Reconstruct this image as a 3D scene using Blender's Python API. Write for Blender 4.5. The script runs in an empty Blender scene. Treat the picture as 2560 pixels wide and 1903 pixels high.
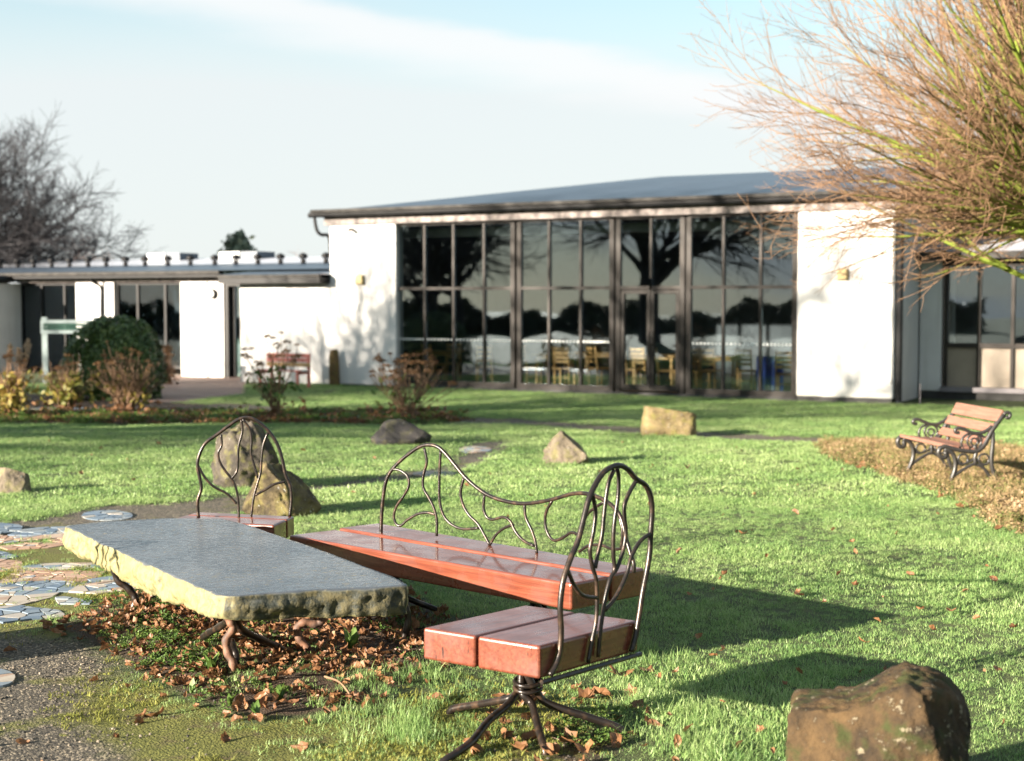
import bpy, bmesh, math, random
import numpy as np
from mathutils import Vector, Matrix

random.seed(7)
rng = np.random.default_rng(11)
scene = bpy.context.scene
COL = scene.collection
R = math.radians

# ------------------------------------------------------------------ camera
FPX = 3657.0                     # focal length in photograph pixels (2560 wide)
CAM_Z = 1.75
PITCH = R(3.154)
cam_data = bpy.data.cameras.new('camera')
cam = bpy.data.objects.new('camera', cam_data)
COL.objects.link(cam)
cam.location = (0, 0, CAM_Z)
cam.rotation_euler = (R(90) - PITCH, 0, 0)
cam_data.sensor_width = 36.0
cam_data.lens = FPX / 2560 * 36.0
cam_data.clip_start = 0.05
cam_data.clip_end = 3000
cam_data.dof.use_dof = True
cam_data.dof.focus_distance = 7.3
cam_data.dof.aperture_fstop = 2.5
scene.camera = cam

# ------------------------------------------------------------------ sky and sun
SUN_EL = 13.8
SUN_DIR2 = (-0.837, -0.547)      # towards the sun, plan
world = bpy.data.worlds.new('World')
scene.world = world
world.use_nodes = True
wt = world.node_tree
bg = wt.nodes['Background']
sky = wt.nodes.new('ShaderNodeTexSky')
sky.sky_type = 'NISHITA'
sky.sun_disc = False
sky.sun_elevation = R(SUN_EL)
sky.sun_rotation = math.atan2(SUN_DIR2[0], SUN_DIR2[1]) % (2 * math.pi)
sky.air_density = 1.0
sky.dust_density = 0.6
sky.ozone_density = 1.5
# thin winter cloud: a veil that thickens towards the horizon and one long feathered streak
tc = wt.nodes.new('ShaderNodeTexCoord')
sep = wt.nodes.new('ShaderNodeSeparateXYZ')
wt.links.new(tc.outputs['Generated'], sep.inputs[0])
def wmath(op, a, b=None, clamp=False):
    n = wt.nodes.new('ShaderNodeMath'); n.operation = op; n.use_clamp = clamp
    for i, v in enumerate((a, b)):
        if v is None: continue
        if isinstance(v, (int, float)): n.inputs[i].default_value = v
        else: wt.links.new(v, n.inputs[i])
    return n.outputs[0]
def wrange(v, a, b):
    n = wt.nodes.new('ShaderNodeMapRange'); n.interpolation_type = 'SMOOTHSTEP'
    n.inputs[1].default_value = a; n.inputs[2].default_value = b
    wt.links.new(v, n.inputs[0]); return n.outputs[0]
wmap = wt.nodes.new('ShaderNodeMapping')
wmap.inputs['Scale'].default_value = (3, 3, 14)
wt.links.new(tc.outputs['Generated'], wmap.inputs[0])
wn = wt.nodes.new('ShaderNodeTexNoise'); wn.inputs['Scale'].default_value = 2.2
wn.inputs['Detail'].default_value = 6; wn.inputs['Roughness'].default_value = 0.55
wt.links.new(wmap.outputs[0], wn.inputs['Vector'])
wob = wmath('MULTIPLY', wmath('SUBTRACT', wn.outputs[0], 0.5), 0.035)
# streak: plane through the eye, tilted, z - 0.36*... measured along the direction vector
lin = wmath('ADD', wmath('ADD', sep.outputs[2], wmath('MULTIPLY', sep.outputs[0], 0.19)), wmath('MULTIPLY', sep.outputs[1], -0.171))
lin = wmath('ADD', lin, wob)
streak = wmath('MULTIPLY', wrange(lin, -0.034, -0.004), wmath('SUBTRACT', 1.0, wrange(lin, 0.0, 0.014)))
veil = wmath('SUBTRACT', 1.0, wrange(wmath('ADD', sep.outputs[2], wmath('MULTIPLY', wob, 0.8)), 0.07, 0.215))
wn2 = wt.nodes.new('ShaderNodeTexNoise'); wn2.inputs['Scale'].default_value = 1.1; wn2.inputs['Detail'].default_value = 5
wt.links.new(wmap.outputs[0], wn2.inputs['Vector'])
patch = wmath('MULTIPLY', wrange(wn2.outputs[0], 0.42, 0.75), 0.15)
cover = wmath('MULTIPLY', veil, 1.0)
cover = wmath('ADD', wmath('ADD', cover, patch), 0.40, clamp=True)
cloudc = wt.nodes.new('ShaderNodeMix'); cloudc.data_type = 'RGBA'
cover = wmath('MULTIPLY', cover, 0.93)
wt.links.new(cover, cloudc.inputs[0])
tint = wt.nodes.new('ShaderNodeMix'); tint.data_type = 'RGBA'; tint.blend_type = 'MULTIPLY'; tint.inputs[0].default_value = 1.0
wt.links.new(sky.outputs[0], tint.inputs[6]); tint.inputs[7].default_value = (0.74, 0.86, 0.78, 1)
wt.links.new(tint.outputs[2], cloudc.inputs[6])
cloudc.inputs[7].default_value = (2.78, 2.92, 2.95, 1)
strk = wt.nodes.new('ShaderNodeMix'); strk.data_type = 'RGBA'
wt.links.new(wmath('MULTIPLY', streak, 0.8), strk.inputs[0]); wt.links.new(cloudc.outputs[2], strk.inputs[6]); strk.inputs[7].default_value = (3.2, 3.22, 3.22, 1)
wt.links.new(strk.outputs[2], bg.inputs[0])
bg.inputs[1].default_value = 0.055

sun_data = bpy.data.lights.new('sun', 'SUN')
sun_data.energy = 4.5
sun_data.angle = R(0.53)
sun_data.color = (1.0, 0.88, 0.73)
sun = bpy.data.objects.new('sun', sun_data)
COL.objects.link(sun)
ce = math.cos(R(SUN_EL))
ldir = Vector((-SUN_DIR2[0] * ce, -SUN_DIR2[1] * ce, -math.sin(R(SUN_EL))))
sun.rotation_euler = ldir.to_track_quat('-Z', 'Y').to_euler()
sun.location = (-20, -15, 20)

scene.view_settings.view_transform = 'Standard'
scene.view_settings.look = 'None'
scene.view_settings.gamma = 1.0
scene.view_settings.exposure = 2.5
scene.view_settings.use_curve_mapping = False
scene.render.engine = 'CYCLES'
scene.cycles.max_bounces = 6
scene.cycles.diffuse_bounces = 2
scene.cycles.glossy_bounces = 3
scene.cycles.transmission_bounces = 4
scene.cycles.sample_clamp_indirect = 6
scene.cycles.transparent_max_bounces = 16
scene.cycles.use_denoising = True
scene.cycles.caustics_reflective = False
scene.cycles.caustics_refractive = False
scene.render.film_transparent = False

# ------------------------------------------------------------------ geometry helpers
cp, sp_ = math.cos(PITCH), math.sin(PITCH)
def ray(u, v):
    x = (u - 1280) / FPX; k = -(v - 951.5) / FPX
    return np.array([x, cp + k * sp_, -sp_ + k * cp])

def hash2(ix, iy, seed):
    h = (ix.astype(np.int64) * 374761393 + iy.astype(np.int64) * 668265263 + seed * 974634777) & 0x7fffffff
    h = ((h ^ (h >> 13)) * 1274126177) & 0x7fffffff
    return ((h ^ (h >> 16)) & 0xffff) / 65535.0
def vnoise(x, y, seed=0):
    x = np.asarray(x, float); y = np.asarray(y, float)
    ix = np.floor(x); iy = np.floor(y); fx = x - ix; fy = y - iy
    fx = fx * fx * (3 - 2 * fx); fy = fy * fy * (3 - 2 * fy)
    a = hash2(ix, iy, seed); b = hash2(ix + 1, iy, seed); c = hash2(ix, iy + 1, seed); d = hash2(ix + 1, iy + 1, seed)
    return (a * (1 - fx) + b * fx) * (1 - fy) + (c * (1 - fx) + d * fx) * fy
def fbm(x, y, seed=0, o=4):
    t = 0; a = 0.5
    for i in range(o):
        t = t + a * vnoise(np.asarray(x) * 2 ** i, np.asarray(y) * 2 ** i, seed + i); a *= 0.5
    return t
def sstep(a, b, x):
    t = np.clip((np.asarray(x, float) - a) / (b - a), 0, 1); return t * t * (3 - 2 * t)

GDROP = 0.35
def g0(y):
    return -GDROP * sstep(10, 30, y)
def ground_px(u, v, z=0.0):
    """ray through a photograph pixel down to the smooth ground raised by z"""
    d = ray(u, v); t = 5.0
    for _ in range(60):
        zz = float(g0(d[1] * t)) + z
        t = 0.5 * t + 0.5 * (CAM_Z - zz) / max(-d[2], 1e-4)
    return np.array([d[0] * t, d[1] * t, float(g0(d[1] * t)) + z])
def plane_z(u, v, z):
    d = ray(u, v); t = (z - CAM_Z) / d[2]
    return np.array([d[0] * t, d[1] * t, z])
def at_depth(u, v, y):
    d = ray(u, v); t = y / d[1]
    return np.array([d[0] * t, y, CAM_Z + d[2] * t])
def on_vplane(u, v, p0, e):
    """intersection with the vertical plane through p0 along plan direction e"""
    d = ray(u, v); n = np.array([-e[1], e[0]])
    t = (p0[0] * n[0] + p0[1] * n[1]) / (d[0] * n[0] + d[1] * n[1])
    return np.array([d[0] * t, d[1] * t, CAM_Z + d[2] * t])

# ---- objects
OFF = {}
def put(o, label=None, cat=None, group=None, kind=None):
    if label: o['label'] = label
    if cat: o['category'] = cat
    if group: o['group'] = group
    if kind: o['kind'] = kind
    return o
def thing(name, label, cat, loc=(0, 0, 0), group=None, kind=None, rotz=0):
    o = bpy.data.objects.new(name, None)
    o.empty_display_size = 0.2
    COL.objects.link(o); o.location = loc; o.rotation_euler = (0, 0, rotz)
    OFF[o] = np.array(loc, float)
    return put(o, label, cat, group, kind)

class MB:
    def __init__(s): s.v = []; s.f = []; s.n = 0
    def add(s, v, f):
        v = np.asarray(v, float).reshape(-1, 3); s.v.append(v)
        s.f.extend([tuple(int(i) + s.n for i in q) for q in f]); s.n += len(v)
        return s
    def box(s, p0, p1):
        x0, y0, z0 = p0; x1, y1, z1 = p1
        return s.add([(x0,y0,z0),(x1,y0,z0),(x1,y1,z0),(x0,y1,z0),(x0,y0,z1),(x1,y0,z1),(x1,y1,z1),(x0,y1,z1)], BOXF)
    def hexa(s, c8): return s.add(c8, BOXF)
    def tube(s, pts, r, n=8, cap=True):
        v, f = tube_geo(pts, r, n, cap); return s.add(v, f)
    def prism(s, poly, z0, z1):
        n = len(poly); v = [(p[0], p[1], z0) for p in poly] + [(p[0], p[1], z1) for p in poly]
        f = [tuple(range(n))[::-1], tuple(range(n, 2 * n))] + [(i, (i + 1) % n, n + (i + 1) % n, n + i) for i in range(n)]
        return s.add(v, f)
    def verts(s): return np.concatenate(s.v) if s.v else np.zeros((0, 3))
BOXF = [(0,3,2,1),(4,5,6,7),(0,1,5,4),(1,2,6,5),(2,3,7,6),(3,0,4,7)]

def tube_geo(pts, r, n=8, cap=True):
    P = np.asarray(pts, float); m = len(P)
    rr = np.full(m, r, float) if np.isscalar(r) else np.asarray(r, float)
    T = np.gradient(P, axis=0); T /= np.linalg.norm(T, axis=1)[:, None] + 1e-12
    a = np.array([0, 0, 1.0]) if abs(T[0][2]) < 0.9 else np.array([1.0, 0, 0])
    N = np.zeros((m, 3)); x = np.cross(T[0], a); N[0] = x / np.linalg.norm(x)
    for i in range(1, m):
        x = N[i-1] - T[i] * np.dot(N[i-1], T[i]); N[i] = x / (np.linalg.norm(x) + 1e-12)
    B = np.cross(T, N)
    ang = np.arange(n) * 2 * math.pi / n
    ring = N[:, None, :] * np.cos(ang)[None, :, None] + B[:, None, :] * np.sin(ang)[None, :, None]
    V = (P[:, None, :] + ring * rr[:, None, None]).reshape(-1, 3)
    F = []
    for i in range(m - 1):
        for j in range(n):
            k = (j + 1) % n
            F.append((i*n+j, i*n+k, (i+1)*n+k, (i+1)*n+j))
    if cap:
        F.append(tuple(range(n))[::-1]); F.append(tuple((m-1)*n + j for j in range(n)))
    return V, F

def spline(pts, k=5):
    P = [np.asarray(p, float) for p in pts]
    P = [2*P[0]-P[1]] + P + [2*P[-1]-P[-2]]
    out = []
    for i in range(1, len(P) - 2):
        a, b, c, d = P[i-1:i+3]
        for j in range(k):
            t = j / k
            out.append(0.5*((2*b)+(-a+c)*t+(2*a-5*b+4*c-d)*t*t+(-a+3*b-3*c+d)*t**3))
    out.append(P[-2]); return np.array(out)

def mesh_from(name, V, F, mat, smooth=False):
    me = bpy.data.meshes.new(name)
    me.from_pydata([tuple(v) for v in V], [], F)
    if mat is not None:
        for m_ in (mat if isinstance(mat, (list, tuple)) else [mat]): me.materials.append(m_)
    if smooth: me.polygons.foreach_set('use_smooth', [True] * len(me.polygons))
    me.update(); return me
def obj(name, mb, mat, parent=None, smooth=False, loc=None):
    V = mb.verts(); off = np.zeros(3)
    if parent is not None: off = OFF[parent]
    elif loc is not None: off = np.array(loc, float)
    me = mesh_from(name, V - off, mb.f, mat, smooth)
    o = bpy.data.objects.new(name, me); COL.objects.link(o)
    if parent is not None: o.parent = parent; OFF[o] = off
    else: o.location = off; OFF[o] = off
    return o
def bevel(o, w=0.006, seg=2):
    m = o.modifiers.new('bevel', 'BEVEL'); m.width = w; m.segments = seg; m.limit_method = 'ANGLE'; m.angle_limit = R(40)
    return o
def copy_tree(o, parent=None):
    c = o.copy(); COL.objects.link(c); c.parent = parent
    for ch in [x for x in ALLCH.get(o, list(o.children))]: copy_tree(ch, c)
    return c
ALLCH = {}

# ------------------------------------------------------------------ materials
class NT:
    def __init__(s, name):
        s.m = bpy.data.materials.new(name); s.m.use_nodes = True
        s.t = s.m.node_tree; s.t.nodes.clear()
        s.out = s.t.nodes.new('ShaderNodeOutputMaterial')
    def n(s, typ, ins=None, **kw):
        n = s.t.nodes.new('ShaderNode' + typ)
        for k, v in kw.items(): setattr(n, k, v)
        for k, v in (ins or {}).items(): s.set(n.inputs[k], v)
        return n
    def set(s, sock, v):
        if isinstance(v, bpy.types.NodeSocket): s.t.links.new(v, sock)
        elif isinstance(v, bpy.types.Node): s.t.links.new(v.outputs[0], sock)
        elif isinstance(v, (tuple, list)) and len(v) == 3 and sock.type == 'RGBA': sock.default_value = (*v, 1)
        else: sock.default_value = v
    def coord(s, which='Object'):
        return s.n('TexCoord').outputs[which]
    def noise(s, scale, detail=4, rough=0.55, vec=None, dist=0.0):
        n = s.n('TexNoise', {'Scale': scale, 'Detail': detail, 'Roughness': rough, 'Distortion': dist})
        s.set(n.inputs['Vector'], vec if vec is not None else s.coord()); return n.outputs[0]
    def ramp(s, fac, stops, mode='LINEAR'):
        r = s.n('ValToRGB'); s.set(r.inputs[0], fac); cr = r.color_ramp; cr.interpolation = mode
        while len(cr.elements) < len(stops): cr.elements.new(0.5)
        for e, (p, c) in zip(cr.elements, stops):
            e.position = p; e.color = (*c, 1) if len(c) == 3 else c
        return r.outputs[0]
    def math(s, op, a, b=0.0, clamp=False):
        n = s.n('Math', operation=op, use_clamp=clamp); s.set(n.inputs[0], a); s.set(n.inputs[1], b); return n.outputs[0]
    def smooth(s, v, a, b):
        n = s.n('MapRange', interpolation_type='SMOOTHSTEP'); s.set(n.inputs[0], v); n.inputs[1].default_value = a; n.inputs[2].default_value = b
        return n.outputs[0]
    def mix(s, fac, a, b, blend='MIX'):
        n = s.n('Mix', data_type='RGBA', blend_type=blend); s.set(n.inputs[0], fac); s.set(n.inputs[6], a); s.set(n.inputs[7], b)
        return n.outputs[2]
    def bump(s, h, strength=0.3, dist=0.01):
        n = s.n('Bump', {'Strength': strength, 'Distance': dist}); s.set(n.inputs['Height'], h); return n.outputs[0]
    def bsdf(s, color, rough=0.6, normal=None, metal=0.0, spec=0.5, **kw):
        b = s.n('BsdfPrincipled'); s.set(b.inputs['Base Color'], color); s.set(b.inputs['Roughness'], rough)
        s.set(b.inputs['Metallic'], metal); s.set(b.inputs['Specular IOR Level'], spec)
        if normal is not None: s.set(b.inputs['Normal'], normal)
        for k, v in kw.items(): s.set(b.inputs[k.replace('_', ' ')], v)
        return b.outputs[0]
    def done(s, sh):
        s.t.links.new(sh, s.out.inputs[0]); return s.m

def simple(name, c, rough=0.6, var=0.15, scale=8, metal=0.0, spec=0.5, bumpk=0.0, bscale=60):
    t = NT(name); n = t.noise(scale, 5)
    col = t.mix(t.smooth(n, 0.3, 0.7), tuple(x * (1 - var) for x in c), tuple(min(1, x * (1 + var)) for x in c))
    nm = t.bump(t.noise(bscale, 4), bumpk, 0.004) if bumpk else None
    return t.done(t.bsdf(col, rough, nm, metal, spec))

def leafy(name, stops, rough=0.5, trans=0.35, nscale=1.3, spec=0.4, tip=None):
    """leaf or blade: colour varies per instance and with place; light also passes through"""
    t = NT(name)
    oi = t.n('ObjectInfo').outputs['Random']
    geo = t.n('NewGeometry')
    isl = geo.outputs['Random Per Island']
    ns = t.noise(nscale, 4, 0.6, geo.outputs['Position'])
    f = t.math('ADD', t.math('MULTIPLY', oi, 0.25), t.math('MULTIPLY', isl, 0.45))
    f = t.math('ADD', f, t.math('MULTIPLY', t.smooth(ns, 0.3, 0.7), 0.3))
    f = t.math('ADD', f, t.math('MULTIPLY', t.math('SUBTRACT', t.noise(nscale * .35, 3, 0.5, geo.outputs['Position']), 0.42), 0.45))
    col = t.ramp(f, stops)
    b = t.bsdf(col, rough, spec=spec)
    tr = t.n('BsdfTranslucent'); t.set(tr.inputs[0], col)
    mx = t.n('MixShader'); mx.inputs[0].default_value = trans
    t.t.links.new(b, mx.inputs[1]); t.t.links.new(tr.outputs[0], mx.inputs[2])
    return t.done(mx.outputs[0])

M = {}
# white render wall
t = NT('white_render'); n = t.noise(1.2, 6, 0.6); n2 = t.noise(90, 3)
gz_ = t.n('SeparateXYZ'); t.set(gz_.inputs[0], t.n('NewGeometry').outputs['Position'])
low = t.math('MULTIPLY', t.math('SUBTRACT', 1.0, t.smooth(gz_.outputs[2], -0.35, 0.15)), t.smooth(n, 0.35, 0.65))
c = t.mix(t.smooth(n, 0.25, 0.75), (0.56, 0.55, 0.54), (0.64, 0.63, 0.615))
c = t.mix(t.math('MULTIPLY', low, 0.5), c, (0.42, 0.41, 0.34))
smp = t.n('Mapping'); t.set(smp.inputs[0], t.n('NewGeometry').outputs['Position']); smp.inputs['Scale'].default_value = (5, 5, .35)
c = t.mix(t.math('MULTIPLY', t.smooth(t.noise(1.6, 5, .6, smp.outputs[0]), .52, .75), .3), c, (0.34, 0.335, 0.30))
M['white'] = t.done(t.bsdf(c, 0.85, t.bump(n2, 0.35, 0.006), spec=0.2))
M['plinth'] = simple('dark_plinth', (0.035, 0.034, 0.033), 0.8, 0.3, 4)
# wet felt roof
t = NT('roof_felt'); n = t.noise(0.9, 5, 0.6); n2 = t.noise(30, 4)
c = t.mix(n, (0.028, 0.042, 0.065), (0.05, 0.072, 0.10))
M['roof'] = t.done(t.bsdf(c, t.math('ADD', t.math('MULTIPLY', n, 0.25), 0.3), t.bump(n2, 0.2, 0.01), spec=0.5))
M['roof_pale'] = simple('pale_metal_roof', (0.42, 0.43, 0.47), 0.35, 0.12, 1.5)
M['black_trim'] = simple('black_trim', (0.006, 0.006, 0.007), 0.55, 0.3, 3, spec=0.25)
M['roof_edge'] = simple('weathered_roof_edge', (0.026, 0.024, 0.022), 0.7, 0.5, 5, spec=0.25)
M['fascia'] = simple('peeling_white_fascia', (0.17, 0.145, 0.135), 0.7, 0.6, 6)
M['frame'] = simple('brown_metal_frame', (0.018, 0.0135, 0.0105), 0.55, 0.3, 3, spec=0.3)
M['frame_dark'] = simple('dark_window_frame', (0.012, 0.011, 0.011), 0.55, 0.25, 3, spec=0.3)
t = NT('window_glass')
fr = t.n('Fresnel', {'IOR': 1.5})
fac = t.math('ADD', t.math('MULTIPLY', fr.outputs[0], 1.5), 0.045, clamp=True)
tr = t.n('BsdfTransparent'); tr.inputs[0].default_value = (0.82, 0.87, 0.87, 1)
wv = t.noise(0.55, 2, 0.4)
gl = t.n('BsdfGlossy'); gl.inputs['Roughness'].default_value = 0.015; gl.inputs[0].default_value = (0.78, 0.90, 1, 1)
t.set(gl.inputs['Normal'], t.bump(wv, 0.05, 0.12))
mx = t.n('MixShader'); t.set(mx.inputs[0], fac); t.t.links.new(tr.outputs[0], mx.inputs[1]); t.t.links.new(gl.outputs[0], mx.inputs[2])
M['glass'] = t.done(mx.outputs[0])
M['dot'] = simple('frosted_film', (0.75, 0.77, 0.75), 0.6, 0.05)
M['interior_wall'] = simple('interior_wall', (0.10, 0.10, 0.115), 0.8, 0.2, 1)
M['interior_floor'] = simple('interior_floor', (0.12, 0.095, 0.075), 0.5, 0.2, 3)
M['pine'] = simple('varnished_pine', (0.62, 0.34, 0.13), 0.4, 0.25, 12)
M['banner'] = simple('blue_cloth', (0.03, 0.06, 0.28), 0.7, 0.35, 5)
M['lamp_beige'] = simple('beige_lamp_glass', (0.46, 0.36, 0.16), 0.5, 0.15, 10)
M['grey_panel'] = simple('grey_panel', (0.16, 0.145, 0.155), 0.55, 0.12, 3)
M['tan_panel'] = simple('tan_panel', (0.23, 0.19, 0.145), 0.6, 0.2, 1)
M['white_paint'] = simple('white_paint', (0.72, 0.72, 0.70), 0.5, 0.1, 5)
M['sign_green'] = simple('dark_green_board', (0.012, 0.05, 0.035), 0.4, 0.2, 5)
M['sign_frame'] = simple('weathered_white_sign_frame', (0.20, 0.25, 0.25), 0.5, 0.15, 9)

# wrought iron: dark, worn brown on the ridges
t = NT('wrought_iron'); n = t.noise(22, 5); n2 = t.noise(140, 3)
c = t.mix(t.smooth(n, 0.45, 0.75), (0.018, 0.014, 0.012), (0.075, 0.045, 0.028))
M['iron'] = t.done(t.bsdf(c, t.math('ADD', t.math('MULTIPLY', n, 0.2), 0.22), t.bump(n2, 0.25, 0.002), metal=0.35))
t = NT('rusty_iron'); n = t.noise(18, 6); n2 = t.noise(120, 4)
c = t.mix(t.smooth(n, 0.35, 0.65), (0.05, 0.03, 0.022), (0.16, 0.075, 0.04))
M['rust'] = t.done(t.bsdf(c, 0.7, t.bump(n2, 0.5, 0.003)))
t = NT('cast_iron_black'); n = t.noise(40, 5)
M['cast'] = t.done(t.bsdf(t.mix(n, (0.012, 0.012, 0.012), (0.04, 0.036, 0.032)), 0.38, t.bump(n, 0.3, 0.003)))

def timber(name, c0, c1, rough, alongv, wet=True):
    t = NT(name)
    mp = t.n('Mapping'); t.set(mp.inputs[0], t.coord()); 
    mp.inputs['Rotation'].default_value = (0, 0, -math.atan2(alongv[1], alongv[0]))
    mp2 = t.n('Mapping'); t.set(mp2.inputs[0], mp.outputs[0]); mp2.inputs['Scale'].default_value = (1.2, 26, 26)
    g = t.noise(2.4, 6, 0.6, mp2.outputs[0], 0.6)
    big = t.noise(5, 4)
    c = t.mix(t.smooth(g, 0.3, 0.72), c0, c1)
    c = t.mix(t.math('MULTIPLY', t.smooth(big, 0.5, 0.75), 0.45), c, tuple(x * 0.55 for x in c0))
    spl = t.n('Mapping'); t.set(spl.inputs[0], mp.outputs[0]); spl.inputs['Scale'].default_value = (.9, 60, 12)
    crk = t.smooth(t.noise(1.3, 3, 0.5, spl.outputs[0]), 0.66, 0.71)
    c = t.mix(t.math('MULTIPLY', crk, 0.85), c, (0.012, 0.006, 0.005))
    r = t.math('ADD', t.math('MULTIPLY', t.smooth(big, 0.35, 0.7), 0.25), rough)
    drops = t.n('TexVoronoi', {'Scale': 85.0, 'Randomness': 1.0}); t.set(drops.inputs['Vector'], t.coord())
    dh = t.math('SUBTRACT', 1.0, t.smooth(drops.outputs['Distance'], 0.12, 0.38))
    dm = t.math('MULTIPLY', dh, t.smooth(t.noise(14, 3), 0.52, 0.68))
    h = t.math('SUBTRACT', t.math('ADD', t.math('MULTIPLY', g, 0.25), t.math('MULTIPLY', dm, 0.7 if wet else 0.0)), crk)
    return t.done(t.bsdf(c, r, t.bump(h, 0.10, 0.004), spec=0.5, Coat_Weight=0.42 if wet else 0.0, Coat_Roughness=0.07))

# stone slab
t = NT('stone_slab')
gp = t.n('NewGeometry'); nz = t.n('SeparateXYZ'); t.set(nz.inputs[0], gp.outputs['Normal'])
n = t.noise(3.2, 7, 0.62); n2 = t.noise(26, 6, 0.65); n3 = t.noise(90, 4)
c = t.mix(t.smooth(n, 0.3, 0.7), (0.042, 0.05, 0.06), (0.09, 0.097, 0.105))
c = t.mix(t.math('MULTIPLY', t.smooth(n2, 0.56, 0.68), t.smooth(t.noise(2.1, 4), 0.4, 0.6)), c, (0.24, 0.215, 0.155))
c = t.mix(t.smooth(t.noise(17, 6, .7), 0.64, 0.68), c, (0.03, 0.03, 0.03))
alg = t.mix(t.smooth(n2, 0.35, 0.65), (0.10, 0.092, 0.034), (0.25, 0.225, 0.10))
alg = t.mix(t.smooth(n, 0.45, 0.7), alg, (0.17, 0.15, 0.06))
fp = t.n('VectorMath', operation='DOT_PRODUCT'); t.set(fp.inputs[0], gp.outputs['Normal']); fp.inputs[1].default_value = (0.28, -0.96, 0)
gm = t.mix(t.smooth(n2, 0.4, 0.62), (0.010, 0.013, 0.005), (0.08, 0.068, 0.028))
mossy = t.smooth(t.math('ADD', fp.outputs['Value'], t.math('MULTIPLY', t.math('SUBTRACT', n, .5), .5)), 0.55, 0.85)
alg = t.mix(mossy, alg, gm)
side = t.math('SUBTRACT', 1.0, t.smooth(nz.outputs[2], 0.45, 0.85))
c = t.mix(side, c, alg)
rg = t.math('ADD', t.math('MULTIPLY', side, 0.45), t.math('ADD', 0.22, t.math('MULTIPLY', t.smooth(n2, 0.4, 0.7), 0.25)))
hh = t.math('ADD', t.math('MULTIPLY', n2, 0.8), t.math('MULTIPLY', n3, 0.35))
bs = t.n('Bump', {'Distance': 0.01}); t.set(bs.inputs['Height'], hh); t.set(bs.inputs['Strength'], t.math('MULTIPLY', side, 0.82))
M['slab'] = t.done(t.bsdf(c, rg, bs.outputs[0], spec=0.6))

def rockmat(name, a, b, lich=(0.5, 0.48, 0.42), moss=(0.17, 0.17, 0.03), mossk=0.5, lk=0.63):
    t = NT(name)
    gp = t.n('NewGeometry'); nz = t.n('SeparateXYZ'); t.set(nz.inputs[0], gp.outputs['Normal'])
    n = t.noise(4.5, 7, 0.65); n2 = t.noise(24, 6, 0.65); n3 = t.noise(11, 5)
    c = t.mix(t.smooth(n, 0.3, 0.68), a, b)
    c = t.mix(t.math('MULTIPLY', t.smooth(n2, 0.5, 0.7), 0.6), c, tuple(x * 0.4 for x in a))
    c = t.mix(t.math('MULTIPLY', t.smooth(n3, 0.48, 0.66), mossk), c, moss)
    n4 = t.noise(75, 5, 0.7); ck = t.n('TexVoronoi', {'Scale': 7.0}, feature='DISTANCE_TO_EDGE')
    t.set(ck.inputs['Vector'], t.n('VectorMath', {0: t.coord(), 1: (0, 0, 0)}, operation='ADD').outputs[0])
    c = t.mix(t.math('MULTIPLY', t.smooth(n4, 0.5, 0.7), 0.5), c, tuple(x * 0.45 for x in b))
    c = t.mix(t.smooth(n2, lk, lk + 0.06), c, lich)
    h = t.math('ADD', t.math('ADD', t.math('MULTIPLY', n, 0.6), t.math('MULTIPLY', n2, 0.8)), t.math('ADD', t.math('MULTIPLY', n4, 0.3), t.math('MULTIPLY', t.smooth(ck.outputs['Distance'], 0.0, 0.06), 0.07)))
    return t.done(t.bsdf(c, 0.85, t.bump(h, 0.8, 0.02), spec=0.25))
M['rock_tan'] = rockmat('tan_rock', (0.12, 0.09, 0.045), (0.26, 0.20, 0.105))
M['rock_grey'] = rockmat('grey_rock', (0.08, 0.065, 0.047), (0.20, 0.165, 0.12), mossk=0.35)
M['rock_dark'] = rockmat('dark_rock', (0.02, 0.02, 0.022), (0.055, 0.05, 0.047), mossk=0.15, lk=0.64)
M['rock_tall'] = rockmat('tall_rock', (0.02, 0.018, 0.016), (0.10, 0.085, 0.065), mossk=0.35, lk=0.64)
M['rock_yellow'] = rockmat('lichen_yellow_rock', (0.03, 0.024, 0.016), (0.13, 0.10, 0.05), moss=(0.17, 0.15, 0.045), mossk=0.55)
M['rock_mossy'] = rockmat('brown_mossy_rock', (0.010, 0.008, 0.006), (0.085, 0.052, 0.022), lich=(0.16, 0.135, 0.09), moss=(0.028, 0.036, 0.009), mossk=0.9, lk=0.6)
M['rock_standing'] = rockmat('standing_stone', (0.10, 0.065, 0.03), (0.17, 0.11, 0.05), mossk=0.4, lk=0.75)

# bark
def bark(name, thick, thin, moss=None):
    t = NT(name)
    at = t.n('Attribute', attribute_name='thick').outputs['Fac']
    ns = t.noise(3, 4); isl = t.n('NewGeometry').outputs['Random Per Island']
    c = t.mix(at, thin, thick)
    c = t.mix(t.math('MULTIPLY', isl, 0.8), c, tuple(x * 0.35 for x in thin))
    if moss:
        mk = t.smooth(t.math('ADD', at, t.math('MULTIPLY', t.math('SUBTRACT', ns, 0.5), 0.5)), 0.20, 0.50)
        c = t.mix(mk, c, t.mix(t.noise(14, 4), moss[0], moss[1]))
    return t.done(t.bsdf(c, 0.75, spec=0.3))
M['bark_moss'] = bark('mossy_bark', (0.16, 0.12, 0.06), (0.28, 0.165, 0.095), ((0.085, 0.125, 0.016), (0.20, 0.25, 0.03)))
M['bark_dark'] = bark('dark_bark', (0.018, 0.017, 0.019), (0.030, 0.028, 0.032))
M['bark_red'] = bark('reddish_twigs', (0.12, 0.07, 0.05), (0.26, 0.14, 0.10))
M['stem_brown'] = simple('dry_stem', (0.17, 0.10, 0.055), 0.75, 0.35, 9)

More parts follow.
